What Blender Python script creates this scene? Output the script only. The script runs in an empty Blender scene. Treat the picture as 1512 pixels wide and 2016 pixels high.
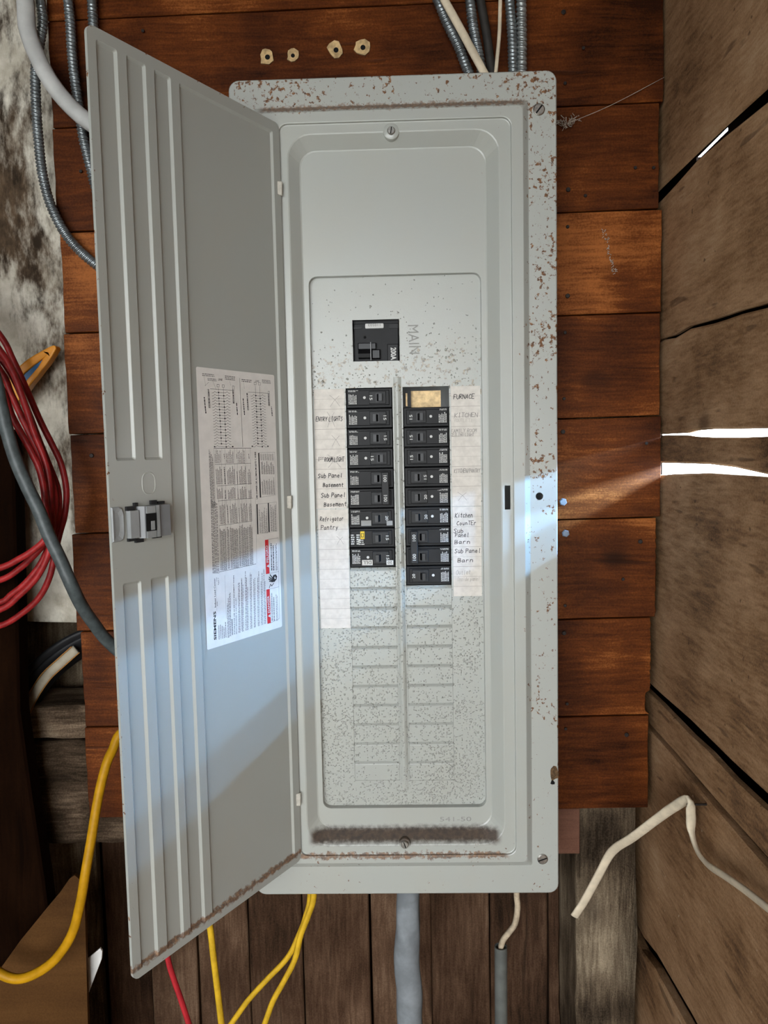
import bpy, bmesh, math, random
import numpy as np
from mathutils import Matrix, Vector
random.seed(7)
S = bpy.context.scene
COL = S.collection

# ------------------------------------------------------------------ camera
RC = np.array([[0.99949687, 0.01858212, 0.02570441], [0.02413199, 0.08039199, -0.99647116], [-0.02058298, 0.9965901, 0.07990312]])
CC = np.array([0.0048423, -0.9274183, 0.06262])
FPX, CX, CY = 1514.0, 756.0, 1008.0
cam_d = bpy.data.cameras.new('camera'); cam = bpy.data.objects.new('camera', cam_d); COL.objects.link(cam)
cam_d.sensor_fit = 'VERTICAL'; cam_d.sensor_height = 36.0; cam_d.lens = FPX / 2016.0 * 36.0; cam_d.clip_start = 0.01
cam.matrix_world = Matrix([list(RC[i]) + [CC[i]] for i in range(3)] + [[0, 0, 0, 1]])
S.camera = cam

# ------------------------------------------------------------------ world and light
w = bpy.data.worlds.new('sky'); S.world = w; w.use_nodes = True
bg = w.node_tree.nodes['Background']; bg.inputs[0].default_value = (0.93, 0.97, 1.0, 1); bg.inputs[1].default_value = 13.0

def area(name, loc, rot, sx, sy, power=0, color=(1, 1, 1), portal=False):
    l = bpy.data.lights.new(name, 'AREA'); l.shape = 'RECTANGLE'; l.size = sx; l.size_y = sy; l.energy = power; l.color = color
    o = bpy.data.objects.new(name, l); COL.objects.link(o); o.location = loc; o.rotation_euler = rot
    if portal: l.cycles.is_portal = True
    return o
R90 = math.pi / 2
DOORWAY = (-1.66, -0.60, -1.05, 0.75)            # the open barn doorway behind the photographer: x0 x1 z0 z1
area('doorway_daylight', ((DOORWAY[0]+DOORWAY[1])/2, -2.58, (DOORWAY[2]+DOORWAY[3])/2), (R90, 0, 0), DOORWAY[1]-DOORWAY[0], DOORWAY[3]-DOORWAY[2], portal=True)
# added lamp for skylight outside the plank wall, shaped to fan through the gaps
area('sky_fan_lamp', (2.2, -0.60, 0.835), (0, R90, 0), 0.65, 3.2, 4300, (0.29, 0.58, 1.0))
S.view_settings.view_transform = 'Standard'; S.view_settings.look = 'None'; S.view_settings.gamma = 1.0
S.view_settings.use_curve_mapping = False; S.view_settings.exposure = -0.35

# ------------------------------------------------------------------ pixel -> place
def ray(px, py):
    return RC @ np.array([(px - CX) / FPX, -(py - CY) / FPX, -1.0])
def P(px, py, Y):
    d = ray(px, py); return Vector(CC + d * (Y - CC[1]) / d[1])
def PX(px, py, X):
    d = ray(px, py); return Vector(CC + d * (X - CC[0]) / d[0])
DW, DA, DHX, DZT, DZB = 0.2585838, 1.0278383, -0.1311446, 0.4413346, -0.4446195
DHY = -0.008
DE = Vector((-math.cos(DA), -math.sin(DA), 0)); DN = Vector((math.sin(DA), -math.cos(DA), 0))
def PD(px, py):
    """pixel on the open door -> (u from hinge, v height)"""
    d = Vector(ray(px, py)); h = Vector((DHX, DHY, 0)); c = Vector(CC)
    q = c + d * ((h - c).dot(DN) / d.dot(DN)) - h
    return q.dot(DE), q.z
# door-local frame: x = -u (hinge at 0), -y = the inner face's normal (towards the viewer), z = up
DM = Matrix(((-DE.x, -DN.x, 0, DHX), (-DE.y, -DN.y, 0, DHY), (0, 0, 1, 0), (0, 0, 0, 1)))

# ------------------------------------------------------------------ materials
class G:
    def __init__(s, name, rough=.5, spec=.5, metal=0):
        s.m = bpy.data.materials.new(name); s.m.use_nodes = True; s.t = s.m.node_tree; s.b = s.t.nodes['Principled BSDF']
        s.b.inputs['Roughness'].default_value = rough; s.b.inputs['Metallic'].default_value = metal; s.b.inputs['Specular IOR Level'].default_value = spec
        tc = s.n('ShaderNodeTexCoord'); s.co = tc.outputs['Object']
    def n(s, t): return s.t.nodes.new(t)
    def lk(s, a, i):
        if isinstance(a, (int, float)): i.default_value = a
        elif isinstance(a, tuple): i.default_value = a if len(i.default_value) == len(a) else tuple(a) + (1,)
        else: s.t.links.new(a, i)
    def math(s, op, a, b=0.0, c=0.0):
        n = s.n('ShaderNodeMath'); n.operation = op; s.lk(a, n.inputs[0]); s.lk(b, n.inputs[1]); s.lk(c, n.inputs[2]); return n.outputs[0]
    def ss(s, x, lo, hi, a=0.0, b=1.0):
        n = s.n('ShaderNodeMapRange'); n.interpolation_type = 'SMOOTHSTEP'
        for v, i in zip((x, lo, hi, a, b), n.inputs): s.lk(v, i)
        return n.outputs[0]
    def map(s, scale, off=None, vec=None):
        n = s.n('ShaderNodeMapping'); s.lk(vec or s.co, n.inputs['Vector']); n.inputs['Scale'].default_value = scale
        if off is not None:
            s.lk(off, n.inputs['Location'])
        return n.outputs[0]
    def rnd(s):
        n = s.n('ShaderNodeObjectInfo'); return n.outputs['Random']
    def noise(s, vec, scale, detail=3, rough=.55, dist=0.0):
        n = s.n('ShaderNodeTexNoise'); s.lk(vec, n.inputs['Vector']); n.inputs['Scale'].default_value = scale
        n.inputs['Detail'].default_value = detail; n.inputs['Roughness'].default_value = rough; n.inputs['Distortion'].default_value = dist
        return n.outputs['Fac']
    def dots(s, scale, r, keep, stretch=(1, 1, 1)):
        """scattered blisters: voronoi cells kept at random where keep (0..1) allows"""
        wv = s.n('ShaderNodeVectorMath'); wv.operation = 'ADD'; nz = s.n('ShaderNodeTexNoise'); s.lk(s.co, nz.inputs['Vector']); nz.inputs['Scale'].default_value = scale * 1.7
        sc = s.n('ShaderNodeVectorMath'); sc.operation = 'SCALE'; s.lk(nz.outputs['Color'], sc.inputs[0]); sc.inputs['Scale'].default_value = .55 / scale
        s.lk(s.map(stretch), wv.inputs[0]); s.lk(sc.outputs[0], wv.inputs[1])
        n = s.n('ShaderNodeTexVoronoi'); s.lk(wv.outputs[0], n.inputs['Vector']); n.inputs['Scale'].default_value = scale
        sep = s.n('ShaderNodeSeparateColor'); s.lk(n.outputs['Color'], sep.inputs[0])
        rr = s.math('MULTIPLY', r, s.math('ADD', .45, sep.outputs[1]))
        d = s.ss(n.outputs['Distance'], rr, s.math('MULTIPLY', rr, .45))
        return s.math('MULTIPLY', d, s.math('LESS_THAN', sep.outputs[0], keep))
    def ramp(s, x, stops):
        n = s.n('ShaderNodeValToRGB'); s.lk(x, n.inputs[0]); e = n.color_ramp.elements
        while len(e) < len(stops): e.new(.5)
        for el, (p, c) in zip(e, stops): el.position = p; el.color = tuple(c) + (1,)
        return n.outputs[0]
    def mix(s, f, a, b, mode='MIX'):
        n = s.n('ShaderNodeMix'); n.data_type = 'RGBA'; n.blend_type = mode
        s.lk(f, n.inputs[0]); s.lk(a, n.inputs[6]); s.lk(b, n.inputs[7]); return n.outputs[2]
    def xyz(s):
        n = s.n('ShaderNodeSeparateXYZ'); s.lk(s.co, n.inputs[0]); return n.outputs
    def bump(s, h, strength=.3, dist=.002):
        n = s.n('ShaderNodeBump'); n.inputs['Strength'].default_value = strength; n.inputs['Distance'].default_value = dist
        s.lk(h, n.inputs['Height']); s.lk(n.outputs[0], s.b.inputs['Normal'])
    def col(s, c): s.lk(c, s.b.inputs['Base Color'])
    def rgh(s, c): s.lk(c, s.b.inputs['Roughness'])

def wood(name, stops, axis='X', fine=260, rough=.5, bump=.5, knots=0.0, blot=.5, dark=(.02, .012, .007), bdist=.0015, band=24, spec=.4, lo=.07, flecks=0):
    g = G(name, rough, spec)
    r = g.rnd(); off = g.n('ShaderNodeCombineXYZ')
    for i, k in enumerate((31.0, 17.0, 53.0)): g.lk(g.math('MULTIPLY', r, k), off.inputs[i])
    o = off.outputs[0]
    sc = {'X': (lo, 1, 1), 'Y': (1, lo, 1), 'Z': (1, 1, lo)}[axis]
    sc2 = {'X': (.18, 1, 1), 'Y': (1, .18, 1), 'Z': (1, 1, .18)}[axis]
    warp = g.n('ShaderNodeVectorMath'); warp.operation = 'ADD'
    nz = g.n('ShaderNodeTexNoise'); g.lk(g.map((1, 1, 1), o), nz.inputs['Vector']); nz.inputs['Scale'].default_value = 5
    vm = g.n('ShaderNodeVectorMath'); vm.operation = 'SCALE'; g.lk(nz.outputs['Color'], vm.inputs[0]); vm.inputs['Scale'].default_value = .018
    g.lk(g.map((1, 1, 1), o), warp.inputs[0]); g.lk(vm.outputs[0], warp.inputs[1])
    v = warp.outputs[0]
    grain = g.noise(g.map(sc, vec=v), fine, 4, .65)
    bands = g.noise(g.map(sc2, vec=v), band, 3, .6, .6)
    big = g.noise(v, 6, 3, .6)
    iso = g.noise(v, 420, 3, .7)
    f = g.math('ADD', g.math('MULTIPLY', grain, .50), g.math('MULTIPLY', bands, .45))
    f = g.math('ADD', f, g.math('ADD', .025, g.math('MULTIPLY', g.math('SUBTRACT', iso, .5), .35)))
    f = g.math('ADD', f, g.math('MULTIPLY', g.math('SUBTRACT', big, .5), blot))
    f = g.math('ADD', f, g.math('MULTIPLY', g.math('SUBTRACT', r, .5), .10))
    c = g.ramp(f, stops)
    # thin dark cracks along the grain
    cr = g.ss(g.noise(g.map(sc, vec=v), fine * .3, 2, .5), .33, .27)
    c = g.mix(g.math('MULTIPLY', cr, .5), c, dark)
    if knots > 0:
        vo = g.n('ShaderNodeTexVoronoi'); g.lk(g.map({'X': (.6, 1, 1), 'Y': (1, .6, 1), 'Z': (1, 1, .6)}[axis], vec=v), vo.inputs['Vector']); vo.inputs['Scale'].default_value = 7
        k = g.ss(vo.outputs['Distance'], .13, .04); k = g.math('MULTIPLY', k, g.ss(vo.outputs['Color'], .55, .6))
        c = g.mix(g.math('MULTIPLY', k, knots), c, dark)
    if flecks: c = g.mix(g.math('MULTIPLY', g.dots(75, .11, flecks), .55), c, (.62, .5, .36)); c = g.mix(g.math('MULTIPLY', g.dots(48, .13, flecks), .6), c, dark)
    g.col(c)
    g.rgh(g.math('ADD', rough - .1, g.math('MULTIPLY', grain, .2)))
    g.bump(g.math('ADD', f, g.math('MULTIPLY', cr, -.6)), bump, bdist)
    return g.m

M = {}
M['stain'] = wood('stained_pine', [(.22, (.016, .0035, .0006)), (.42, (.058, .0138, .0025)), (.58, (.108, .0275, .005)), (.8, (.30, .096, .022))], 'X', 230, .5, .4, .9, .9, (.015, .004, .001), .0008, 20, .08)
M['barn'] = wood('old_barn_plank', [(.25, (.07, .036, .018)), (.45, (.24, .132, .064)), (.62, (.38, .225, .12)), (.85, (.52, .36, .22))], 'Y', 210, .75, .6, .6, .7, (.03, .016, .009), .0015, 14, .1, .15, .10)
M['siding'] = wood('brown_siding', [(.25, (.012, .006, .003)), (.45, (.05, .025, .013)), (.62, (.095, .053, .03)), (.85, (.19, .12, .075))], 'Z', 230, .8, .6, .5, .7, (.012, .007, .004), .0015, 26, .1)
M['grey_timber'] = wood('weathered_timber', [(.24, (.02, .013, .008)), (.42, (.075, .053, .033)), (.58, (.16, .12, .078)), (.82, (.35, .28, .19))], 'Z', 240, .85, .9, .6, 1.1, (.03, .02, .013), .003, 30, .08)
M['beam'] = wood('weathered_beam', [(.25, (.014, .009, .005)), (.42, (.05, .032, .019)), (.58, (.13, .09, .058)), (.82, (.32, .24, .16))], 'X', 260, .85, .9, .3, 1.2, (.02, .013, .008), .003, 30, .08)
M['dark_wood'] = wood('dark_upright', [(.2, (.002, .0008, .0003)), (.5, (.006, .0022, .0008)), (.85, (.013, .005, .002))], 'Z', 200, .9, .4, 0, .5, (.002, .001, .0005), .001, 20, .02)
M['brown_sheet'] = wood('brown_hardboard', [(.2, (.03, .013, .005)), (.5, (.075, .034, .011)), (.85, (.13, .062, .022))], 'X', 30, .7, .15, 0, .4, (.06, .03, .01), .0005, 10, .04)
M['block'] = wood('red_brown_block', [(.2, (.08, .035, .022)), (.5, (.15, .07, .045)), (.85, (.22, .11, .075))], 'X', 120, .7, .5, 0, .2, (.04, .02, .01), .001, 40, .08)
# flaking whitewashed dark timber, dappled sun and shade painted into the blotches
g = G('dappled_whitewash', .9, .2)
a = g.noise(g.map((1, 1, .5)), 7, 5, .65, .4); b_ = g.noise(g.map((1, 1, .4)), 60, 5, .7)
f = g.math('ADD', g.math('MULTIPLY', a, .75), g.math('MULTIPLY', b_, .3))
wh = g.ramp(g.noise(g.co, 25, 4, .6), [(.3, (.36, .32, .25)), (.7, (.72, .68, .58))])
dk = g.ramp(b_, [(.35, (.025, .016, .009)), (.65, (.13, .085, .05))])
g.col(g.mix(g.ss(f, .45, .585), dk, wh)); g.bump(g.math('ADD', f, g.math('MULTIPLY', b_, .5)), .9, .006); M['dappled_whitewash'] = g.m

PAINT = (.355, .365, .335)
RUSTS = [(.3, (.04, .016, .006)), (.5, (.13, .052, .016)), (.7, (.27, .125, .04))]
def painted(name, kind):
    g = G(name, .36, .5)
    o = g.xyz(); x, z = o[0], o[2]
    sp = g.noise(g.co, 160, 5, .66); big = g.noise(g.co, 14, 3, .6)
    base = g.mix(g.math('MULTIPLY', g.ss(big, .35, .75), .35), PAINT, (.365, .355, .305))
    rustc = g.ramp(g.noise(g.co, 300, 3, .6), RUSTS)
    if kind == 'cover':
        e = g.math('MAXIMUM', g.ss(z, .435, .475), g.math('MULTIPLY', g.ss(x, .135, .165), g.ss(z, -.47, -.1, .75, 1.0)))
        e = g.math('MAXIMUM', e, g.math('MULTIPLY', g.ss(z, -.40, -.45), .5))
        e = g.math('MULTIPLY', e, g.ss(big, .38, .62, .55, 1.0))
        thr = g.math('SUBTRACT', .73, g.math('MULTIPLY', e, .218))
        mask = g.ss(sp, thr, g.math('ADD', thr, .05))
        # rusted seams: top groove, lower seam of the door recess
        nn = g.math('MULTIPLY', g.math('SUBTRACT', sp, .5), .02)
        def seam(zc, hw, x0, x1, k, na=1.0):
            d = g.math('ADD', g.math('ABSOLUTE', g.math('SUBTRACT', z, zc)), g.math('MULTIPLY', nn, na))
            m = g.math('MULTIPLY', g.ss(d, hw, hw * .3), g.math('MULTIPLY', g.ss(x, x0, x0 + .01), g.ss(x, x1, x1 - .01)))
            return g.math('MULTIPLY', m, k)
        mask = g.math('MAXIMUM', mask, seam(.4595, .006, -.158, .157, .75))
        mask = g.math('MAXIMUM', mask, seam(-.441, .004, -.14, .13, .8))
        c = g.mix(mask, base, rustc)
        dirt = g.math('MULTIPLY', seam(-.4185, .0125, -.124, .121, 1.0, .45), .97)
        c = g.mix(dirt, c, g.ramp(sp, [(.35, (.022, .012, .006)), (.65, (.06, .033, .016))]))
        h = g.math('MAXIMUM', mask, dirt)
    elif kind == 'door':
        # distance from hinge, z = height
        x = g.math('MULTIPLY', x, -1.0)
        e = g.math('MAXIMUM', g.ss(x, .245, .2586), g.ss(z, -.428, -.4445))
        e = g.math('MAXIMUM', e, g.ss(z, .432, .4413))
        thr = g.math('SUBTRACT', .76, g.math('MULTIPLY', e, .15))
        mask = g.ss(sp, thr, g.math('ADD', thr, .05))
        nn = g.math('MULTIPLY', g.math('SUBTRACT', sp, .5), .016)
        d = g.math('ADD', g.math('ABSOLUTE', g.math('SUBTRACT', z, -.4335)), nn)
        low = g.math('MULTIPLY', g.ss(d, .0045, .001), .85)
        mask = g.math('MAXIMUM', mask, low)
        c = g.mix(mask, base, rustc); h = mask
    elif kind == 'insert':
        e = g.ss(z, .30, -.05); e = g.math('ADD', e, g.math('MULTIPLY', g.ss(z, -.05, -.37), .5))
        cs = g.noise(g.co, 400, 3, .55)
        dens = g.math('MULTIPLY', g.math('MULTIPLY', e, .30), g.ss(big, .35, .65, .35, 1.3))
        crust = g.math('MAXIMUM', g.dots(300, .34, dens), g.dots(520, .36, dens))
        patch = g.math('MULTIPLY', g.ss(z, .10, .14), g.ss(z, .215, .17))
        t2 = g.math('SUBTRACT', .71, g.math('MULTIPLY', patch, .16))
        st = g.math('MULTIPLY', g.ss(sp, t2, g.math('ADD', t2, .06)), .8)
        c = g.mix(st, base, g.ramp(cs, [(.35, (.05, .035, .02)), (.6, (.30, .24, .14))]))
        tiny = g.dots(260, .22, g.math('MULTIPLY', e, .09))
        c = g.mix(g.math('MULTIPLY', tiny, .9), c, (.03, .022, .018))
        c = g.mix(g.math('MULTIPLY', crust, .35), c, (.50, .50, .46))
        h = crust
    else:
        c = base; h = g.math('MULTIPLY', sp, .1)
    g.col(c)
    g.rgh(g.math('ADD', .29, g.math('MULTIPLY', h, .4)))
    fine = g.noise(g.co, 900, 2, .5)
    if kind == 'insert': g.bump(g.math('ADD', g.math('MULTIPLY', h, 1.0), g.math('MULTIPLY', fine, .05)), 1.0, .0011)
    else: g.bump(g.math('ADD', g.math('MULTIPLY', h, .6), g.math('MULTIPLY', fine, .12)), .35, .0006)
    return g.m
M['cover'] = painted('grey_painted_cover', 'cover'); M['door'] = painted('grey_painted_door', 'door')
M['insert'] = painted('grey_pitted_plate', 'insert'); M['box'] = painted('grey_box', 'plain')

def plain(name, c, rough=.5, metal=0, var=.12, scale=40, bump=0, spec=.3):
    g = G(name, rough, spec, metal)
    n = g.noise(g.co, scale, 4, .6)
    d = tuple(x * (1 - var * 2) for x in c)
    g.col(g.mix(g.ss(n, .3, .7), d, c)); 
    if bump: g.bump(n, bump, .001)
    return g.m
M['black'] = plain('black_plastic', (.010, .010, .011), .5, 0, .2, 40, 0, .22)
M['black2'] = plain('charcoal_plastic', (.018, .018, .019), .5, 0, .15, 40, 0, .25)
M['handle'] = plain('toggle_plastic', (.005, .005, .006), .35, 0, .2, 40, 0, .3)
M['white'] = plain('white_print', (.62, .62, .60), .6, 0, .06)
M['greyprint'] = plain('grey_print', (.30, .30, .29), .6, 0, .06)
M['paper'] = plain('directory_paper', (.66, .62, .565), .7, 0, .07, 120)
M['sticker'] = plain('sticker_paper', (.74, .71, .67), .45, 0, .04, 60)
M['ink'] = plain('black_ink', (.02, .02, .024), .6, 0, .1)
M['inkgrey'] = plain('grey_ink', (.20, .19, .185), .6, 0, .1)
M['pencil'] = plain('pencil_grey', (.30, .28, .26), .7, 0, .1)
M['faint'] = plain('faint_pencil', (.46, .43, .39), .7, 0, .05)
M['rule'] = plain('ruled_line', (.34, .30, .27), .7, 0, .05)
M['red'] = plain('warning_red', (.60, .025, .03), .45, 0, .06)
M['yellowlogo'] = plain('yellow_print', (.70, .48, .02), .5, 0, .05)
M['embossed'] = plain('embossed_paint', (.27, .27, .25), .5, 0, .1)
M['void'] = plain('dark_void', (.003, .003, .003), .9, 0, 0)
M['lit_brass'] = plain('tan_lit_metal', (.66, .47, .24), .45, .2, .2, 160)  # golden tone stands for light inside the box; bus bar shares it
M['screw'] = plain('zinc_screw', (.55, .53, .49), .3, .9, .2, 300)
M['steel_conduit'] = plain('galvanised_conduit', (.30, .33, .34), .38, .75, .22, 60)
M['cream_bx'] = plain('pale_conduit', (.40, .42, .41), .4, .7, .2, 60)
M['white_cable'] = plain('pale_grey_cable', (.52, .52, .50), .5, 0, .1, 30)
M['cream'] = plain('cream_cable', (.66, .56, .41), .5, 0, .12, 60, .1)
M['cream_dirty'] = plain('dirty_cream_cable', (.50, .40, .28), .6, 0, .25, 80, .2)
M['black_cable'] = plain('dark_cable', (.03, .026, .022), .6, 0, .2, 60)
M['grey_cable'] = plain('dark_grey_cable', (.085, .10, .10), .42, 0, .2, 90, .15)
M['yellow'] = plain('yellow_cable', (.66, .40, .02), .45, 0, .15, 50, .1)
M['yellow_dark'] = plain('ochre_cable', (.50, .25, .006), .45, 0, .15, 40, .1, .15)
M['redc'] = plain('red_cable', (.45, .022, .03), .4, 0, .15, 50)
M['hose'] = plain('red_hose', (.38, .022, .022), .42, 0, .25, 60, .1)
M['sleeve'] = plain('grey_plastic_sleeve', (.23, .25, .265), .5, 0, .18, 30, .3)
M['pvc'] = plain('dark_grey_pvc', (.12, .125, .115), .45, 0, .15, 40)
M['orange'] = plain('orange_plastic', (.70, .27, .02), .4, 0, .1)
M['blue'] = plain('blue_plastic', (.01, .09, .22), .4, 0, .1)
M['hoopblack'] = plain('black_hoop', (.012, .012, .013), .35, 0, .2)
M['hoopwhite'] = plain('dusty_cream', (.36, .31, .23), .5, 0, .15)
M['hoopline'] = plain('orange_line', (.30, .13, .03), .5, 0, .1)
M['web'] = plain('cobweb_dust', (.42, .36, .29), .9, 0, .2, 200)
M['scar'] = plain('raw_wood_scar', (.62, .42, .20), .7, 0, .25, 120, .3)
M['nail'] = plain('dark_nail', (.03, .022, .018), .5, .5, .2, 200)
M['scrap'] = plain('white_scrap', (.62, .60, .57), .7, 0, .06)
M['latch'] = plain('grey_latch_plastic', (.20, .205, .21), .35, 0, .08)
M['latchlight'] = plain('light_latch_plastic', (.29, .30, .30), .3, 0, .1)
M['hinge'] = plain('hinge_tab', (.55, .52, .45), .4, 0, .12, 200)
M['ground'] = plain('dirt_floor', (.12, .085, .055), .95, 0, .3, 12, .5)
M['sunlit_ground'] = plain('outside_ground', (.42, .40, .34), .95, 0, .2, 3, .3)  # pale colour put in for sunlight on the ground, brightening the bounce

# ------------------------------------------------------------------ builders
def link(o, parent=None):
    COL.objects.link(o)
    if parent is not None:
        o.parent = parent; o.matrix_parent_inverse = parent.matrix_world.inverted()
    return o
def mesh(name, verts, faces, mats, mi=None, smooth=False):
    me = bpy.data.meshes.new(name); me.from_pydata([tuple(v) for v in verts], [], faces)
    for m in (mats if isinstance(mats, (list, tuple)) else [mats]): me.materials.append(M[m] if isinstance(m, str) else m)
    if mi: me.polygons.foreach_set('material_index', mi)
    if smooth: me.polygons.foreach_set('use_smooth', [True] * len(me.polygons))
    me.update(); return me
def ob(name, me, parent=None, mat=None, **kw):
    o = bpy.data.objects.new(name, me); 
    if mat is not None: o.matrix_world = mat
    link(o, parent)
    for k, v in kw.items(): o[k] = v
    return o
def empty(name, loc, label=None, category=None, group=None, kind=None):
    o = bpy.data.objects.new(name, None); COL.objects.link(o); o.location = loc; o.empty_display_size = .02
    o.matrix_world = Matrix.Translation(loc)
    for k, v in dict(label=label, category=category, group=group, kind=kind).items():
        if v: o[k] = v
    return o
def tag(o, label, category, group=None):
    o['label'] = label; o['category'] = category
    if group: o['group'] = group
    return o

class MB:
    def __init__(s): s.v = []; s.f = []; s.mi = []
    def add(s, verts, faces, mi=0):
        b = len(s.v); s.v += [Vector(v) for v in verts]; s.f += [[i + b for i in f] for f in faces]; s.mi += [mi] * len(faces)
    def box(s, x0, x1, y0, y1, z0, z1, mi=0, bev=0):
        if bev:
            # front (y0) face inset chamfer
            b = bev
            v = [(x0, y1, z0), (x1, y1, z0), (x1, y1, z1), (x0, y1, z1), (x0, y0 + b, z0), (x1, y0 + b, z0), (x1, y0 + b, z1), (x0, y0 + b, z1),
                 (x0 + b, y0, z0 + b), (x1 - b, y0, z0 + b), (x1 - b, y0, z1 - b), (x0 + b, y0, z1 - b)]
            f = [(0, 1, 2, 3), (0, 4, 5, 1), (1, 5, 6, 2), (2, 6, 7, 3), (3, 7, 4, 0), (4, 8, 9, 5), (5, 9, 10, 6), (6, 10, 11, 7), (7, 11, 8, 4), (8, 11, 10, 9)]
            s.add(v, f, mi)
        else:
            v = [(x0, y0, z0), (x1, y0, z0), (x1, y1, z0), (x0, y1, z0), (x0, y0, z1), (x1, y0, z1), (x1, y1, z1), (x0, y1, z1)]
            s.add(v, [(3, 2, 1, 0), (4, 5, 6, 7), (0, 1, 5, 4), (1, 2, 6, 5), (2, 3, 7, 6), (3, 0, 4, 7)], mi)
    def prism(s, pts, d, mi=0):
        """closed outline (list of Vector), extruded by Vector d"""
        n = len(pts); a = [Vector(p) for p in pts]; b = [p + Vector(d) for p in a]
        s.add(a + b, [list(range(n))[::-1], list(range(n, 2 * n))] + [[i, (i + 1) % n, (i + 1) % n + n, i + n] for i in range(n)], mi)
    def disc(s, c, ax, r, h, n=16, mi=0, dome=0):
        c = Vector(c); ax = Vector(ax).normalized(); u = ax.orthogonal().normalized(); w_ = ax.cross(u)
        rings = [(0, r), (h * .6, r), (h, r * .8)] if dome else [(0, r), (h, r)]
        vs = []
        for hh, rr in rings: vs += [c + ax * hh + (u * math.cos(2 * math.pi * i / n) + w_ * math.sin(2 * math.pi * i / n)) * rr for i in range(n)]
        fs = [list(range(n))[::-1], list(range((len(rings) - 1) * n, len(rings) * n))]
        for k in range(len(rings) - 1): fs += [[k * n + i, k * n + (i + 1) % n, (k + 1) * n + (i + 1) % n, (k + 1) * n + i] for i in range(n)]
        s.add(vs, fs, mi)
    def quad2(s, fr, x0, y0, x1, y1, mi=0):
        s.add([fr(x0, y0), fr(x1, y0), fr(x1, y1), fr(x0, y1)], [(0, 1, 2, 3)], mi)
    def mesh(s, name, mats, smooth=False): return mesh(name, s.v, s.f, mats, s.mi, smooth)

def catmull(pts, step):
    pts = [Vector(p) for p in pts]; q = [pts[0] * 2 - pts[1]] + pts + [pts[-1] * 2 - pts[-2]]; out = []
    for i in range(1, len(q) - 2):
        a, b, c, d = q[i - 1:i + 3]; n = max(2, int((c - b).length / step))
        for k in range(n):
            t = k / n
            out.append(.5 * ((2 * b) + (c - a) * t + (2 * a - 5 * b + 4 * c - d) * t * t + (3 * b - a - 3 * c + d) * t ** 3))
    out.append(pts[-1]); return out
def sweep(pts, ra, rb=None, n=12, step=.004, helix=None, upv=None, wob=0, cap=True, rfun=None):
    """tube along a smooth path; helix=(pitch, depth) ridges it like armoured conduit"""
    rb = rb or ra; p = catmull(pts, step); mb = MB(); L = 0; u = None; vs = []
    for i, c in enumerate(p):
        t = (p[min(i + 1, len(p) - 1)] - p[max(i - 1, 0)]).normalized()
        if upv is not None: u = (Vector(upv) - t * Vector(upv).dot(t)).normalized()
        elif u is None: u = t.orthogonal().normalized()
        else: u = (u - t * u.dot(t)).normalized()
        w_ = t.cross(u)
        if i: L += (c - p[i - 1]).length
        for k in range(n):
            a = 2 * math.pi * k / n; m = 1.0
            if helix: m = 1 - helix[1] * (.5 - .5 * math.cos(2 * math.pi * (L / helix[0] + k / n))) ** 2
            if wob: m += wob * math.sin(L * 55 + a * 2) * math.sin(L * 23 + 1.3 * a)
            if rfun: m *= rfun(L)
            vs.append(c + u * (math.cos(a) * ra * m) + w_ * (math.sin(a) * rb * m))
    fs = [[i * n + k, i * n + (k + 1) % n, (i + 1) * n + (k + 1) % n, (i + 1) * n + k] for i in range(len(p) - 1) for k in range(n)]
    if cap: fs += [list(range(n))[::-1], list(range((len(p) - 1) * n, len(p) * n))]
    mb.add(vs, fs); return mb

def rrect(x0, x1, z0, z1, r, y, seg=6):
    out = []
    for cx, cz, a0 in ((x1 - r, z1 - r, 0), (x0 + r, z1 - r, 90), (x0 + r, z0 + r, 180), (x1 - r, z0 + r, 270)):
        for k in range(seg + 1):
            a = math.radians(a0 + 90 * k / seg); out.append((cx + r * math.cos(a), y, cz + r * math.sin(a)))
    return out
def loft(loops, close_last=False):
    n = len(loops[0]); v = [p for l in loops for p in l]; f = []
    for k in range(len(loops) - 1): f += [[k * n + i, k * n + (i + 1) % n, (k + 1) * n + (i + 1) % n, (k + 1) * n + i] for i in range(n)]
    if close_last: f.append([(len(loops) - 1) * n + i for i in range(n)])
    return v, f
def holed(outer, holes):
    """flat plate (y const) with holes -> bmesh"""
    bm = bmesh.new(); es = []
    for lp in [outer] + holes:
        vs = [bm.verts.new(p) for p in lp]
        es += [bm.edges.new((vs[i], vs[(i + 1) % len(vs)])) for i in range(len(vs))]
    bmesh.ops.triangle_fill(bm, use_beauty=True, use_dissolve=False, edges=es, normal=(0, -1, 0))
    return bm
def bevel(o, w_, seg=1):
    m = o.modifiers.new('bevel', 'BEVEL'); m.width = w_; m.segments = seg; m.limit_method = 'ANGLE'; m.angle_limit = math.radians(40); return o

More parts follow.
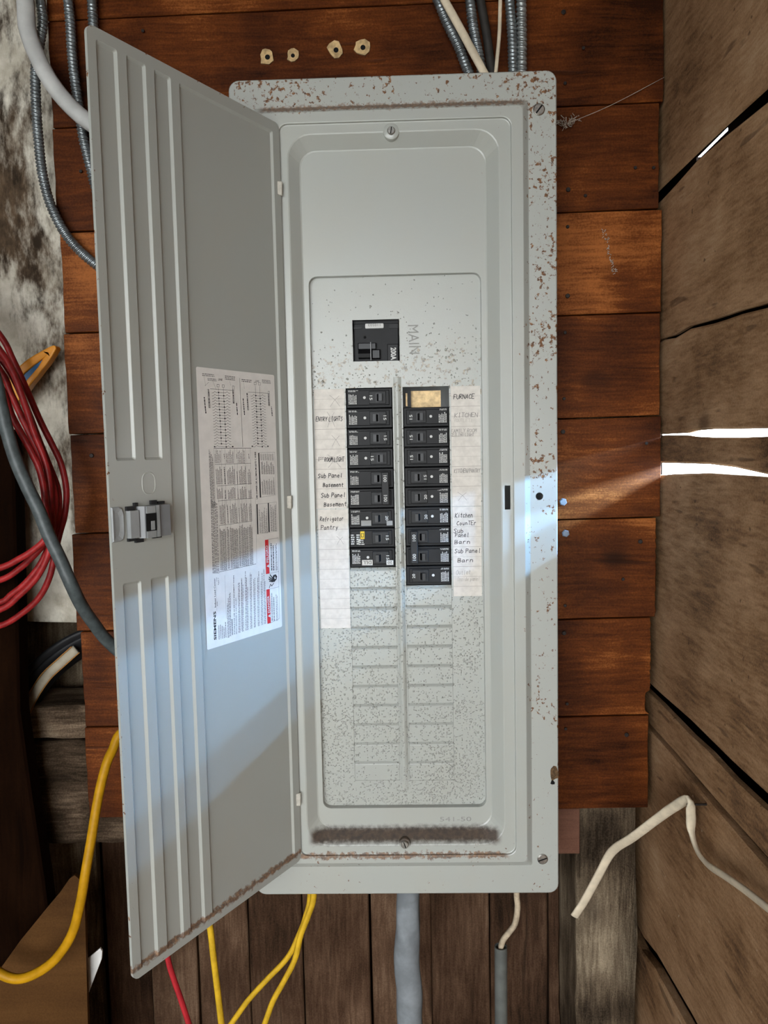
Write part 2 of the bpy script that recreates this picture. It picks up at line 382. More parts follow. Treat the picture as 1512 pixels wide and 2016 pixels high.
# ------------------------------------------------------------------ writing
_tm = {}
def text_geo(s, bold=0.0):
    k = (s, bold)
    if k not in _tm:
        cu = bpy.data.curves.new('t', 'FONT'); cu.body = s; cu.size = 1; cu.resolution_u = 2; cu.offset = bold
        o = bpy.data.objects.new('t', cu); COL.objects.link(o)
        dg = bpy.context.evaluated_depsgraph_get(); me = bpy.data.meshes.new_from_object(o.evaluated_get(dg))
        v = [x.co.copy() for x in me.vertices]; f = [list(p.vertices) for p in me.polygons]
        bpy.data.objects.remove(o); bpy.data.curves.remove(cu); bpy.data.meshes.remove(me)
        x0 = min(a.x for a in v); x1 = max(a.x for a in v); y0 = min(a.y for a in v); y1 = max(a.y for a in v)
        _tm[k] = ([((a.x - x0) / (x1 - x0), (a.y - y0) / (y1 - y0)) for a in v], f)
    return _tm[k]
def put_text(mb, s, fr, o, ux, uy, mi=0, bold=0.0):
    """text stretched on the parallelogram o, o+ux (reading direction), o+uy (letter height); fr maps 2D->3D"""
    v, f = text_geo(s, bold)
    mb.add([fr(o[0] + ux[0] * a + uy[0] * b, o[1] + ux[1] * a + uy[1] * b) for a, b in v], f, mi)
GL = {'A': '0,0 2,6 4,0|.7,2 3.3,2', 'B': '0,0 0,6 3,5.6 3,3.6 0,3 3.6,2.4 3.4,.4 0,0', 'C': '4,5 2.4,6 .5,4.5 .3,1.8 2,0 4,.8', 'E': '4,6 0,6 0,0 4,0|0,3 3,3',
      'F': '4,6 0,6 0,0|0,3 3,3', 'G': '4,5 2.2,6 .3,4.3 .3,1.5 2,0 4,1 4,2.6 2.4,2.6', 'H': '0,0 0,6|4,0 4,6|0,3 4,3', 'I': '2,0 2,6|1,6 3,6|1,0 3,0', 'K': '0,0 0,6|4,6 0,2.6 4,0',
      'L': '0,6 0,0 3.6,0', 'M': '0,0 .4,6 2,2 3.6,6 4,0', 'N': '0,0 0,6 4,0 4,6', 'O': '2,6 0,4.4 0,1.6 2,0 4,1.6 4,4.4 2,6', 'P': '0,0 0,6 3.4,5.6 3.4,3.4 0,2.8', 'R': '0,0 0,6 3.4,5.6 3.2,3.4 0,3 4,0',
      'S': '4,5.2 2,6 .3,4.7 3.7,1.7 2,0 0,.8', 'T': '0,6 4,6|2,6 2,0', 'U': '0,6 0,1.4 2,0 4,1.4 4,6', 'X': '0,0 4,6|0,6 4,0', 'Y': '0,6 2,3 4,6|2,3 2,0', '1': '1,5 2,6 2,0', '/': '0,-.5 4,6.5', '(': '3,6.5 1.8,3 3,-.5', ')': '1,6.5 2.2,3 1,-.5',
      'a': '3.4,3.6 1.4,4 .2,2 1.2,0 3.2,1.4 3.5,3.8 3.4,.6 4,0', 'b': '.4,6 .4,0 2.6,.2 3.6,2 2.4,3.8 .4,3', 'c': '3.5,3.4 1.6,4 .3,2 1.4,0 3.6,.6', 'e': '.4,2 3.5,2.3 2.4,4 .8,3.4 .4,1.2 1.8,0 3.7,.7', 'f': '3.6,5.4 2.4,6 1.6,5 1.6,-.5|.4,3.4 3,3.4',
      'g': '3.4,3.4 1.6,4 .4,2.2 1.4,.6 3.2,1.6 3.4,3.8 3.2,-1.4 1.4,-2 .3,-1.2', 'h': '.4,6 .4,0|.4,2.6 2,4 3.4,3 3.4,0', 'i': '2,4 2,0|1.9,5.4 2.2,5.6', 'k': '.6,6 .6,0|3.4,4 .8,1.8 3.6,0', 'l': '2,6 1.8,.6 2.6,0', 'm': '0,0 0,4|0,3 1.2,4 2,2.8 2,0|2,3 3.2,4 4,2.8 4,0',
      'n': '.4,0 .4,4|.4,2.6 2,4 3.4,3 3.5,0', 'o': '2,4 .4,2.6 .6,.7 2,0 3.4,1 3.5,2.8 2,4', 'p': '.5,4 .4,-2|.4,3 2.2,4 3.6,2.4 2.2,.3 .4,.8', 'r': '.6,0 .6,4|.6,2.6 2,4 3.4,3.6', 's': '3.4,3.4 1.8,4 .8,3 3.2,1.2 2,0 .4,.6', 't': '1.8,5.6 1.8,.8 3,0|.4,4 3.4,4', 'u': '.4,4 .6,.8 2,0 3.3,1.2|3.4,4 3.5,0', 'y': '.5,4 2,1|3.6,4 1.2,-2', 'd': '3.4,6 3.4,0|3.4,3 1.6,4 .4,2 1.6,0 3.4,1', ' ': ''}
def strokes(s, wave=.35):
    out = []; x = 0
    for ch in s:
        if ch == ' ': x += 3.2; continue
        dy = random.uniform(-wave, wave); k = random.uniform(.92, 1.08)
        for pl in GL[ch].split('|'):
            out.append([(x + float(a.split(',')[0]) * k, float(a.split(',')[1]) * k + dy) for a in pl.split()])
        x += 5.3
    return out, x - 1.2
def ribbon(mb, pl, wd, fr, mi=0):
    for (a, b), (c, d) in zip(pl, pl[1:]):
        L = math.hypot(c - a, d - b) or 1e-9; tx, ty = (c - a) / L, (d - b) / L; nx, ny = -ty * wd / 2, tx * wd / 2; e = wd * .3
        a2, b2, c2, d2 = a - tx * e, b - ty * e, c + tx * e, d + ty * e
        mb.add([fr(a2 - nx, b2 - ny), fr(c2 - nx, d2 - ny), fr(c2 + nx, d2 + ny), fr(a2 + nx, b2 + ny)], [(0, 1, 2, 3)], mi)
def dashes(mb, o, ux, uy, rows, fr, mi=0, fill=.6, ragged=.25, wmean=.05):
    """rows of unreadably small print filling the parallelogram o,ux (reading),uy (line advance)"""
    for r in range(rows):
        t0 = (r + .5 - fill / 2) / rows; t1 = (r + .5 + fill / 2) / rows; x = 0; end = 1 - random.random() * ragged
        while x < end:
            wd = min(end - x, wmean * random.uniform(.4, 1.6))
            if wd > .004:
                q = [(x, t0), (x + wd, t0), (x + wd, t1), (x, t1)]
                mb.add([fr(o[0] + ux[0] * a + uy[0] * b, o[1] + ux[1] * a + uy[1] * b) for a, b in q], [(0, 1, 2, 3)], mi)
            x += wd + wmean * random.uniform(.15, .4)

# ================================================================== SETTING
def jag(a, b, n, amp, axis):
    """points from a to b with a little irregularity along one axis"""
    out = []
    for k in range(n + 1):
        p = Vector(a).lerp(Vector(b), k / n)
        if 0 < k < n: p[axis] += random.uniform(-amp, amp)
        out.append(p)
    return out
ROOM = (-1.7, .345, -2.6, .27, -1.35, 1.35)
# floor, ceiling and the walls the camera has its back to
mb = MB(); mb.box(-1.75, .40, -2.62, .30, -1.40, -1.35); ob('floor', mb.mesh('floor', 'ground'), kind='structure')
mb = MB(); mb.box(-1.75, .40, -2.62, .30, 1.35, 1.39); ob('ceiling', mb.mesh('ceiling', 'siding'), kind='structure')
mb = MB(); mb.box(-1.76, -1.70, -2.62, .30, -1.35, 1.35); ob('wall_left', mb.mesh('wall_left', 'siding'), kind='structure')
mb = MB(); x0, x1, z0, z1 = DOORWAY
mb.box(-1.75, x0, -2.62, -2.59, -1.35, 1.35); mb.box(x0, .40, -2.62, -2.59, -1.35, z0)
mb.box(x0, .40, -2.62, -2.59, z1, 1.35)
ob('wall_front', mb.mesh('wall_front', 'siding'), kind='structure')
mb = MB(); mb.box(-9, 9, -9, 9, -1.62, -1.42); ob('ground_outside', mb.mesh('ground_outside', 'sunlit_ground'), kind='structure')

# right wall: wide old planks, daylight in two of the joints
wr = empty('wall_right', (.36, 0, -1.35), kind='structure')
def rplank(x, top, bot, th=.010):
    """top / bot: list of (Y, Z) running from the corner towards the viewer"""
    mb = MB(); mb.prism([Vector((x, y, z)) for y, z in top] + [Vector((x, y, z)) for y, z in reversed(bot)], (th, 0, 0))
    return bevel(ob('plank', mb.mesh('plank', 'barn'), wr), .0025)
YE, YN = .262, -2.585
def edge(z, amp=.0015, n=16, fixed=()):
    out = []
    for k in range(n + 1):
        y = YE + (YN - YE) * (k / n) ** 1.6
        out.append((y, z + random.uniform(-amp, amp)))
    return out
def poly(pts):
    return [(YE, pts[0][1])] + pts + [(YN, pts[-1][1])]
A_b = poly([(.113, .398), (.0, .3965), (-.07, .395), (-.18, .391), (-.4, .389), (-1.2, .392)])
A_t = poly([(.113, .384), (.06, .386), (.0, .3895), (-.03, .388), (-.07, .3865), (-.18, .379), (-.4, .377), (-1.2, .382)])
B_b = poly([(.11, .2025), (.07, .201), (.02, .204), (-.05, .2000), (-.09, .1985), (-.12, .1975), (-.19, .193), (-.5, .19), (-1.2, .2)])
B_t = poly([(.11, .2005), (.07, .197), (.02, .2005), (-.05, .1955), (-.09, .1942), (-.12, .1936), (-.19, .189), (-.5, .1885), (-1.2, .199)])
C_b = poly([(.11, .0765), (.03, .0762), (.0, .0785), (-.05, .0788), (-.12, .077), (-.2, .0755), (-.3, .0735), (-.6, .0735)])
C_t = poly([(.11, .0750), (.03, .0735), (.0, .0712), (-.05, .0695), (-.12, .0682), (-.2, .0682), (-.3, .0728), (-.6, .073)])
D_b = poly([(.114, .038), (.07, .0385), (-.041, .0392), (-.109, .0372), (-.16, .0335), (-.2, .0308), (-.3, .0304), (-.6, .0304)])
D_t = poly([(.114, .0215), (.07, .0245), (-.041, .0292), (-.109, .0295), (-.16, .0298), (-.2, .0298), (-.3, .030), (-.6, .030)])
E_b = poly([(.11, -.277), (.0, -.2745), (-.119, -.277), (-.23, -.276), (-.6, -.278)])
E_t = poly([(.11, -.289), (.0, -.2915), (-.06, -.290), (-.119, -.293), (-.23, -.291), (-.6, -.292)])
F_b = poly([(.04, -.333), (-.1, -.336), (-.24, -.336), (-.6, -.335)])
F_t = poly([(.04, -.337), (-.1, -.342), (-.24, -.343), (-.6, -.342)])
G_b = poly([(.15, -.655), (.09, -.64), (-.045, -.628), (-.2, -.63), (-.6, -.635)])
G_t = poly([(.15, -.672), (.09, -.658), (-.045, -.646), (-.2, -.645), (-.6, -.65)])
rplank(.350, edge(1.35), edge(.802)); rplank(.350, edge(.798), A_b, .004)
rplank(.350, A_t, B_b); rplank(.3512, B_t, C_b, .010); rplank(.352, C_t, D_b, .007); rplank(.350, D_t, E_b, .010)
rplank(.3475, E_t, F_b, .012); rplank(.343, F_t, G_b, .014); rplank(.338, G_t, edge(-1.0), .016); rplank(.340, edge(-1.003), edge(-1.348), .016)
def sheath(z0, z1, y0=YE, y1=YN, x0=.386, x1=.402):
    mb = MB(); mb.box(x0, x1, y1, y0, z0, z1); ob('sheathing', mb.mesh('sheathing', 'dark_wood'), wr)
# outer sheathing: open only behind the two daylight joints and one sliver above
sheath(-1.35, -.030); sheath(.114, .4215); sheath(.462, 1.35); sheath(.4268, .462, YE, YN, .386, .388); sheath(-1.35, 1.35, .2755, .263, .3455, .402)
sheath(.4215, .4268, YE, .095); sheath(.4215, .4268, .000, YN); sheath(-.030, .114, -.31, YN)
sheath(.114, .150, YE, YN, .3615, .386); sheath(-.060, -.030, YE, YN, .3605, .386)

# back wall: vertical brown siding planks far behind the panel
wb = empty('wall_back', (-.6, .26, -1.35), kind='structure')
cuts = [(-1.70, 0), (-1.45, .004), (-1.22, .003), (-1.0, .004), (-.80, .004), (P(85, 1900, .25).x, .003), (P(206, 1900, .25).x, .010), (P(300, 1950, .25).x, .003), (P(392, 1950, .25).x, .003), (P(492, 1900, .25).x, .003), (P(600, 1950, .25).x, .002), (P(731, 1900, .25).x, .0045), (P(850, 1900, .25).x, .002), (P(965, 1900, .25).x, .002), (P(1080, 1900, .25).x, .003), (.345, 0)]
for (xa, ga), (xb, gb) in zip(cuts, cuts[1:]):
    y = .25 + random.uniform(-.004, .004); mb = MB()
    left = jag((xa + ga / 2, y, -1.35), (xa + ga / 2, y, 1.35), 14, .001, 0); right = jag((xb - gb / 2, y, -1.35), (xb - gb / 2, y, 1.35), 14, .001, 0)
    mb.prism(left + right[::-1], (0, .02, 0))
    bevel(ob('plank', mb.mesh('plank', 'grey_timber' if abs(xa - cuts[5][0]) < 1e-6 else 'siding'), wb), .002)
mb = MB(); mb.box(-1.70, .404, .2755, .288, -1.35, 1.35); ob('sheathing', mb.mesh('sheathing', 'dark_wood'), wb)

# mounting board: stained planks nailed across the posts
mo = empty('mounting_board', (-.05, .11, -.44), 'red-brown stained horizontal planks carrying the grey breaker panel', 'board')
joints = [1.30, 1.165, 1.03, .895, .761, .628, .4945, .362, .231, .097, -.037, -.172, -.307, -.438]
ends_r = [.345, .345, .346, .345, .345, .3455, .3405, .345, .3435, .346, .3405, .3345, .3325]
ends_l = [-.443, -.443, -.443, -.443, -.443, -.443, -.444, -.441, -.443, -.4415, -.4465, -.442, -.443]
tilt = .0105
PLANKS = []
for k in range(len(joints) - 1):
    zt, zb = joints[k] - .0009, joints[k + 1] + .0009
    xl, xr = ends_l[k], ends_r[k]
    y0 = .100 + random.uniform(0, .0022)
    n = 40 if k in (10, 11) else 8; amp = .0009 if k in (10, 11) else .0007
    tz = lambda x: x * tilt
    top = [Vector((x, y0, zt + tz(x) + random.uniform(-.0003, .0003))) for x in np.linspace(xl, xr, 12)]
    bot = [Vector((x, y0, zb + tz(x) + random.uniform(-.0003, .0003))) for x in np.linspace(xr, xl, 12)]
    re = jag(top[-1], bot[0], n, amp, 0)[1:-1]; le = jag(bot[-1], top[0], 8, .0007, 0)[1:-1]
    if k == 11:
        for q in re:
            if q.z < zb + .035: q.x -= .006
    mb = MB(); mb.prism(top + re + bot + le, (0, .019, 0))
    PLANKS.append(bevel(ob('plank', mb.mesh('plank', 'stain'), mo), .0008))
# nail heads, bolt and torn staple scars in the planks
for i, (px, py) in enumerate([(1109, 25), (1148, 96), (1112, 165), (1118, 374), (1152, 386), (1117, 447), (1117, 583), (1112, 655), (1110, 785), (1108, 850), (1272, 873), (1112, 1192), (1110, 1246), (1116, 1385), (1113, 1434), (1233, 1446), (1250, 331), (1286, 331), (1260, 1066), (282, 62), (160, 338), (181, 897), (1226, 1140)]):
    p = P(px, py, .1); mb = MB(); mb.disc(p + Vector((0, -.0015, 0)), (0, -1, 0), (.0022 if i % 3 else .0030), .0010, 10, 0, 1)
    ob('nail_head', mb.mesh('nail_head', 'nail'), mo)
for px, py, r in ((525, 111, 15), (575, 108, 12), (660, 97, 15), (713, 92, 15)):
    c = P(px, py, .0988); n = 11; mb = MB(); rr = r / FPX * 1.03
    pts = [c + Vector((math.cos(a) * rr * random.uniform(.7, 1.25), 0, math.sin(a) * rr * random.uniform(.8, 1.15))) for a in np.linspace(0, 2 * math.pi, n, endpoint=False)]
    mb.prism(pts, (0, .0022, 0), 0); mb.disc(c + Vector((.001, -.0001, -.001)), (0, -1, 0), rr * .32, .0002, 10, 1)
    ob('staple_scar', mb.mesh('staple_scar', ['scar', 'void']), mo, label='pale torn staple scar')
mb = MB(); p = P(1108, 988, .1); mb.disc(p + Vector((0, -.001, 0)), (0, -1, 0), .0052, .003, 6, 0, 1); ob('bolt_head', mb.mesh('bolt_head', 'latch'), mo)
mb = MB(); p = P(1113, 1050, .1); mb.disc(p + Vector((0, -.001, 0)), (0, -1, 0), .0052, .003, 6, 0, 1); ob('bolt_head', mb.mesh('bolt_head', 'latch'), mo)

# timbers behind the mounting board
def rough_prism(name, pts, d, mat, label, cat, cut=10, disp=.004, sc=18):
    """timber with an uneven hewn surface"""
    bm = bmesh.new(); n = len(pts); a = [bm.verts.new(p) for p in pts]
    f = bm.faces.new(a); r = bmesh.ops.extrude_face_region(bm, geom=[f])
    bmesh.ops.translate(bm, vec=d, verts=[v for v in r['geom'] if isinstance(v, bmesh.types.BMVert)])
    bmesh.ops.recalc_face_normals(bm, faces=bm.faces)
    for _ in range(2): bmesh.ops.subdivide_edges(bm, edges=[e for e in bm.edges if e.calc_length() > .03], cuts=cut if _ == 0 else 2, use_grid_fill=True)
    from mathutils import noise
    for v in bm.verts: v.co += Vector((noise.noise(v.co * sc), noise.noise(v.co * sc + Vector((7, 3, 1))) , noise.noise(v.co * sc + Vector((1, 9, 4))))) * disp
    me = bpy.data.meshes.new(name); bm.to_mesh(me); bm.free(); me.materials.append(M[mat])
    me.polygons.foreach_set('use_smooth', [True] * len(me.polygons))
    return tag(ob(name, me), label, cat)
rough_prism('corner_post', [Vector((.2425, .127, -1.35)), Vector((.2405, .127, -.7)), Vector((.2435, .127, 1.0)), Vector((.325, .127, 1.0)), Vector((.325, .127, -1.35))], Vector((0, .125, 0)), 'grey_timber', 'weathered grey timber post in the corner below the stained planks', 'post', 10, .004, 20)
rough_prism('whitewashed_post', [Vector((-.80, .128, -.168)), Vector((-.40, .128, -.168)), Vector((-.40, .128, 1.34)), Vector((-.80, .128, 1.34))], Vector((0, .1, 0)), 'dappled_whitewash', 'broad rough whitewashed timber, flaking, with painted-in dappled sun and shade behind the red hose', 'post', 14, .009, 9)
mb_ = rough_prism('cross_beam', [Vector((-.85, .132, -.338)), Vector((-.05, .132, -.338)), Vector((-.05, .132, -.292)), Vector((-.85, .132, -.292))], Vector((0, .09, 0)), 'beam', 'narrow weathered cross beam below the black hoop', 'beam', 10, .004, 22)
mb_ = rough_prism('cross_beam', [Vector((-.85, .130, -.495)), Vector((-.02, .130, -.489)), Vector((-.02, .130, -.344)), Vector((-.85, .130, -.344))], Vector((0, .1, 0)), 'beam', 'deep weathered cross beam with pitted bark-like surface beside the yellow cable', 'beam', 12, .005, 24)
mb = MB(); a = P(1100, 1598, .121); b = P(1141, 1680, .121); mb.box(a.x - .05, b.x, .1195, .1395, b.z, a.z + .005)
tag(bevel(ob('wood_block', mb.mesh('wood_block', 'block')), .001), 'small red-brown wood block under the stained planks beside the corner post', 'block')

# dark upright and brown sheet close on the left
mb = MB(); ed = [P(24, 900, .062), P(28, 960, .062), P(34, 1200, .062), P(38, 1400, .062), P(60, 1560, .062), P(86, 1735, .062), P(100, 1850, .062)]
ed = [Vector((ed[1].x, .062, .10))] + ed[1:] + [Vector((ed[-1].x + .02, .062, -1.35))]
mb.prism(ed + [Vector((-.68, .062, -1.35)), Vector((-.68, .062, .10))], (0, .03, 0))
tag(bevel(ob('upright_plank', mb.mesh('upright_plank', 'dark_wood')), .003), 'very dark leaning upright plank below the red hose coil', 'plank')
pts = [P(-60, 1975, .03), P(0, 1908, .03), P(40, 1852, .03), P(92, 1788, .03), P(118, 1757, .03), P(137, 1730, .03), P(147, 1723, .03), P(156, 1731, .03), P(166, 1742, .03), P(170, 1900, .03), P(173, 2016, .03)]
pts += [Vector((pts[-1].x + .004, .03, -1.35)), Vector((-.72, .03, -1.35)), Vector((-.72, .03, pts[0].z))]
mb = MB(); mb.prism(pts, (0, .006, 0))
tag(ob('hardboard_sheet', mb.mesh('hardboard_sheet', 'brown_sheet')), 'brown hardboard sheet with a ragged slanting top edge behind the looped yellow cable', 'board')
mb = MB(); mb.prism([P(167, 1892, .05), P(197, 1867, .05), P(201, 1873, .05), P(200, 1888, .05), P(173, 1958, .05)], (0, .003, 0))
tag(ob('paper_scrap', mb.mesh('paper_scrap', 'scrap')), 'small white pointed scrap beside the brown hardboard sheet', 'scrap')

# ================================================================== BREAKER PANEL
pan = empty('breaker_panel', (0, .05, -.49), 'open grey steel breaker panel with rust-speckled cover and hinged door', 'electrical panel')
# enclosure box, open in front
mb = MB(); bx0, bx1, bz0, bz1 = -.176, .176, -.478, .478
mb.box(bx0, bx1, .097, .0985, bz0, bz1); mb.box(bx0, bx0 + .0015, .004, .097, bz0, bz1); mb.box(bx1 - .0015, bx1, .004, .097, bz0, bz1)
mb.box(bx0, bx1, .004, .097, bz0, bz0 + .0015); mb.box(bx0, bx1, .004, .097, bz1 - .0015, bz1)
ob('enclosure', mb.mesh('enclosure', 'box'), pan)
# cover: lofted pressed-steel profile
CW = .190
loops = [rrect(-CW, CW, -.495, .495, .012, .009), rrect(-CW, CW, -.495, .495, .012, .0012), rrect(-CW + .0012, CW - .0012, -.4938, .4938, .0108, 0),
         rrect(-.1625, .1575, -.4585, .4625, .003, 0), rrect(-.1615, .1565, -.4575, .4615, .003, -.0006), rrect(-.1545, .1505, -.4505, .4545, .005, -.0074), rrect(-.1535, .1495, -.4495, .4535, .006, -.008),
         rrect(-.1335, .1375, -.4415, .4425, .012, -.008), rrect(-.1325, .1365, -.4405, .4415, .011, -.0076), rrect(-.132, .136, -.440, .441, .0105, -.0050), rrect(-.131, .135, -.439, .440, .0095, -.0046),
         rrect(-.1235, .1235, -.429, .431, .028, -.0046), rrect(-.1220, .1220, -.4277, .4295, .0265, -.0040), rrect(-.1110, .1090, -.4120, .4160, .020, .0074), rrect(-.1095, .1075, -.4105, .4145, .019, .008),
         rrect(-.1038, .1018, -.3865, .2712, .010, .008), rrect(-.1035, .1015, -.3862, .2709, .0097, .0085), rrect(-.1035, .1015, -.3862, .2709, .0097, .0165)]
v, f = loft(loops)
cov_me = mesh('cover', v, f, 'cover')
cov = ob('cover', cov_me, pan, label='pale grey pressed cover speckled with rust')
# cut the latch slot and the empty screw hole
def cutter(fn):
    mb = MB(); fn(mb); o = bpy.data.objects.new('cut', mb.mesh('cut', 'void')); COL.objects.link(o); return o
p1, p2 = P(993.5, 956, -.0046), P(1005, 1003, -.0046); ph = P(1062, 977, 0)
c1 = cutter(lambda m: m.box(p1.x, p2.x, -.03, .03, p2.z, p1.z)); c2 = cutter(lambda m: m.disc(ph + Vector((0, .03, 0)), (0, -1, 0), .0045, .06, 20))
so = cov.modifiers.new('s', 'SOLIDIFY'); so.thickness = .0012; so.offset = -1
for c in (c1, c2):
    bo = cov.modifiers.new('b', 'BOOLEAN'); bo.operation = 'DIFFERENCE'; bo.object = c; bo.solver = 'EXACT'
dg = bpy.context.evaluated_depsgraph_get(); nm = bpy.data.meshes.new_from_object(cov.evaluated_get(dg)); cov.modifiers.clear()
if len(nm.polygons) > 300: cov.data = nm
for c in (c1, c2): bpy.data.objects.remove(c)
print('cover faces', len(cov.data.polygons))
# screws
def screw(c, r, ang, name='cover_screw'):
    mb = MB(); c = Vector(c); n = 18
    mb.disc(c, (0, -1, 0), r, .0022, n, 0, 1)
    dx, dz = math.cos(ang) * r * .85, math.sin(ang) * r * .85; nx, nz = -math.sin(ang) * r * .13, math.cos(ang) * r * .13
    y = c.y - .00225
    mb.add([(c.x - dx - nx, y, c.z - dz - nz), (c.x + dx - nx, y, c.z + dz - nz), (c.x + dx + nx, y, c.z + dz + nz), (c.x - dx + nx, y, c.z - dz + nz)], [(0, 1, 2, 3)], 1)
    ob(name, mb.mesh(name, ['screw', 'void']), pan)
def pad(c, r, y0, y1, name='screw_boss'):
    v, f = loft([[(c.x + math.cos(a) * rr, yy, c.z + math.sin(a) * rr) for a in np.linspace(0, 2 * math.pi, 24, endpoint=False)] for rr, yy in ((r, y1), (r, y0 + .0006), (r - .0006, y0), (r * .3, y0))], True)
    ob(name, mesh(name, v, f, 'cover', None, True), pan)
s1, s2 = P(770, 258, -.0046), P(797, 1662, -.0046)
pad(s1, .0095, -.0047, .008); screw(s1 + Vector((0, -.0005, 0)), .0046, 1.4)
pad(s2, .0075, -.0047, .004); screw(s2 + Vector((0, -.0005, 0)), .0048, 1.9)
screw(P(1061, 216, 0) + Vector((0, .0003, 0)), .0068, .9); screw(P(1068, 1691, 0) + Vector((0, .0003, 0)), .0066, .35)
# small torn rust hole at the right edge
c = P(1090, 1530, -.0003); mb = MB()
mb.add([c + Vector((math.cos(a) * .006 * random.uniform(.6, 1.3), 0, math.sin(a) * .010 * random.uniform(.7, 1.2) + .004)) for a in np.linspace(0, 2 * math.pi, 12, endpoint=False)], [list(range(12))], 0)
c = P(1088, 1541, -.0006); mb.add([c + Vector((math.cos(a) * .0026 * random.uniform(.8, 1.2), 0, math.sin(a) * .003 * random.uniform(.7, 1.2))) for a in np.linspace(0, 2 * math.pi, 9, endpoint=False)], [list(range(9))], 1)
ob('rust_spot', mb.mesh('rust_spot', [plain('rust_blot', (.13, .075, .035), .9, 0, .3, 300, .4), 'void']), pan)
mb = MB(); fr = lambda x, z: Vector((x, .0077, z))
a = P(866, 1617, .008); b = P(928, 1617, .008); put_text(mb, '541-50', fr, (a.x, a.z), (b.x - a.x, 0), (0, .0058), 0)
ob('stamped_number', mb.mesh('stamped_number', 'embossed'), pan)

# dead-front insert plate with its openings
YI = .016
DY = YI - .004
LX0, LX1, RX0, RX1 = -0.06322, -0.00632, 0.00601, 0.06241
main_h = (-0.05311, 0.00349, 0.17064, 0.22017)
ZT, ZML, ZMR, ZBL, ZBR = 0.13881, -0.08173, -0.10528, -0.35391, -0.35441
holes = [[(h[0], YI, h[2]), (h[1], YI, h[2]), (h[1], YI, h[3]), (h[0], YI, h[3])] for h in (main_h, (LX0, LX1, ZBL, ZT), (RX0, RX1, ZBR, ZT))]
bm = holed(rrect(-.1125, .1105, -.399, .282, .008, YI), holes)
r = bmesh.ops.extrude_face_region(bm, geom=bm.faces[:]); bmesh.ops.translate(bm, vec=(0, .0016, 0), verts=[q for q in r['geom'] if isinstance(q, bmesh.types.BMVert)])
bmesh.ops.recalc_face_normals(bm, faces=bm.faces)
me = bpy.data.meshes.new('insert_plate'); bm.to_mesh(me); bm.free(); me.materials.append(M['insert'])
ins = ob('insert_plate', me, pan, label='grey pitted plate around the breakers')
mb = MB(); n = 24   # pressed centre rib
zs = np.linspace(0.15094, -0.36654, n)
prof = [(-.0048, 0), (-.0034, -.0012), (-.0012, -.0030), (.0012, -.0030), (.0034, -.0012), (.0048, 0)]
vs = []
for i, z in enumerate(zs):
    k = min(1, i / 1.5, (n - 1 - i) / 1.5); vs += [(-.0002 + a, YI - .0002 + b * k, z) for a, b in prof]
mb.add(vs, [[i * 6 + j, i * 6 + j + 1, (i + 1) * 6 + j + 1, (i + 1) * 6 + j] for i in range(n - 1) for j in range(5)])
ob('centre_rib', mb.mesh('centre_rib', 'insert', True), ins)
mb = MB(); fr = lambda x, z: Vector((x, YI - .0003, z))
a = P(803, 640, YI); b = P(806, 697, YI); put_text(mb, 'MAIN', fr, (a.x, a.z), (b.x - a.x, b.z - a.z), (.0125, 0), 0)
ob('stamped_word', mb.mesh('stamped_word', 'embossed'), ins)

# knockout plates that fill the unused slots
LZ = [ZT + (ZML - ZT) * i / 9 for i in range(10)]; RZ = [ZT + (ZMR - ZT) * i / 10 for i in range(11)]
def knock(x0, x1, z0, z1):
    mb = MB(); t = .0045; g_ = .0003
    x0 += g_; x1 -= g_
    pr = [(z0 + .0002, YI + .0002), (z1 - t, YI + .0001), (z1 - t + .0012, YI + .0006), (z1 - .0004, YI + .0030), (z1 - .0004, YI + .0042), (z0 + .0002, YI + .0018)]
    mb.prism([Vector((x0, y, z)) for z, y in pr], (x1 - x0, 0, 0)); return mb
for j in range(11):
    za = ZML + (ZBL - ZML) * j / 11; zb = ZML + (ZBL - ZML) * (j + 1) / 11
    ob('knockout_plate', knock(LX0, LX1, zb, za).mesh('knockout_plate', 'insert'), pan)
for j in range(10):
    za = ZMR + (ZBR - ZMR) * j / 10; zb = ZMR + (ZBR - ZMR) * (j + 1) / 10
    ob('knockout_plate', knock(RX0, RX1, zb, za).mesh('knockout_plate', 'insert'), pan)
# open slot: tan plate painted as lit box interior, dark wall and bus stab
mb = MB(); a = P(806, 770, .04); b = P(868, 806, .04); mb.box(a.x, b.x, .040, .042, b.z - .004, a.z); ob('lit_interior_plate', mb.mesh('lit_interior_plate', 'lit_brass'), pan, label='tan plate standing for the lit box interior inside the open slot')
mb = MB(); a = P(796, 768, .034); mb.box(a.x, a.x + .008, .032, .06, a.z - .024, a.z); mb.box(a.x + .0015, a.x + .0035, .0315, .032, a.z - .02, a.z - .004, 1); ob('bus_stab', mb.mesh('bus_stab', ['black', 'lit_brass']), pan)

# paper directory strips with ruling and handwriting
YP = YI - .0004
frp = lambda x, z: Vector((x, YP - .00025, z))
def strip(x0, x1, z0, z1, rows, skew=0):
    mb = MB(); mb.prism([Vector((x0, YP, z1)), Vector((x1, YP, z1)), Vector((x1 + skew, YP, z0)), Vector((x0 + skew, YP, z0))], (0, .0004, 0), 0)
    for i in range(1, rows):
        z = z1 + (z0 - z1) * i / rows; s_ = skew * i / rows; h = .00022 if i % 2 else .0004
        mb.add([(x0 + s_, YP - .0001, z - h / 2), (x1 + s_, YP - .0001, z - h / 2), (x1 + s_, YP - .0001, z + h / 2), (x0 + s_, YP - .0001, z + h / 2)], [(0, 1, 2, 3)], 1)
    return ob('directory_strip', mb.mesh('directory_strip', ['paper', 'rule']), pan, label='white ruled paper strip with handwriting')
SL1 = strip(-0.1021, -0.0647, -0.0075, 0.1383, 12, -.0006); SL2 = strip(-0.1011, -0.0642, -0.1573, -0.0086, 12)
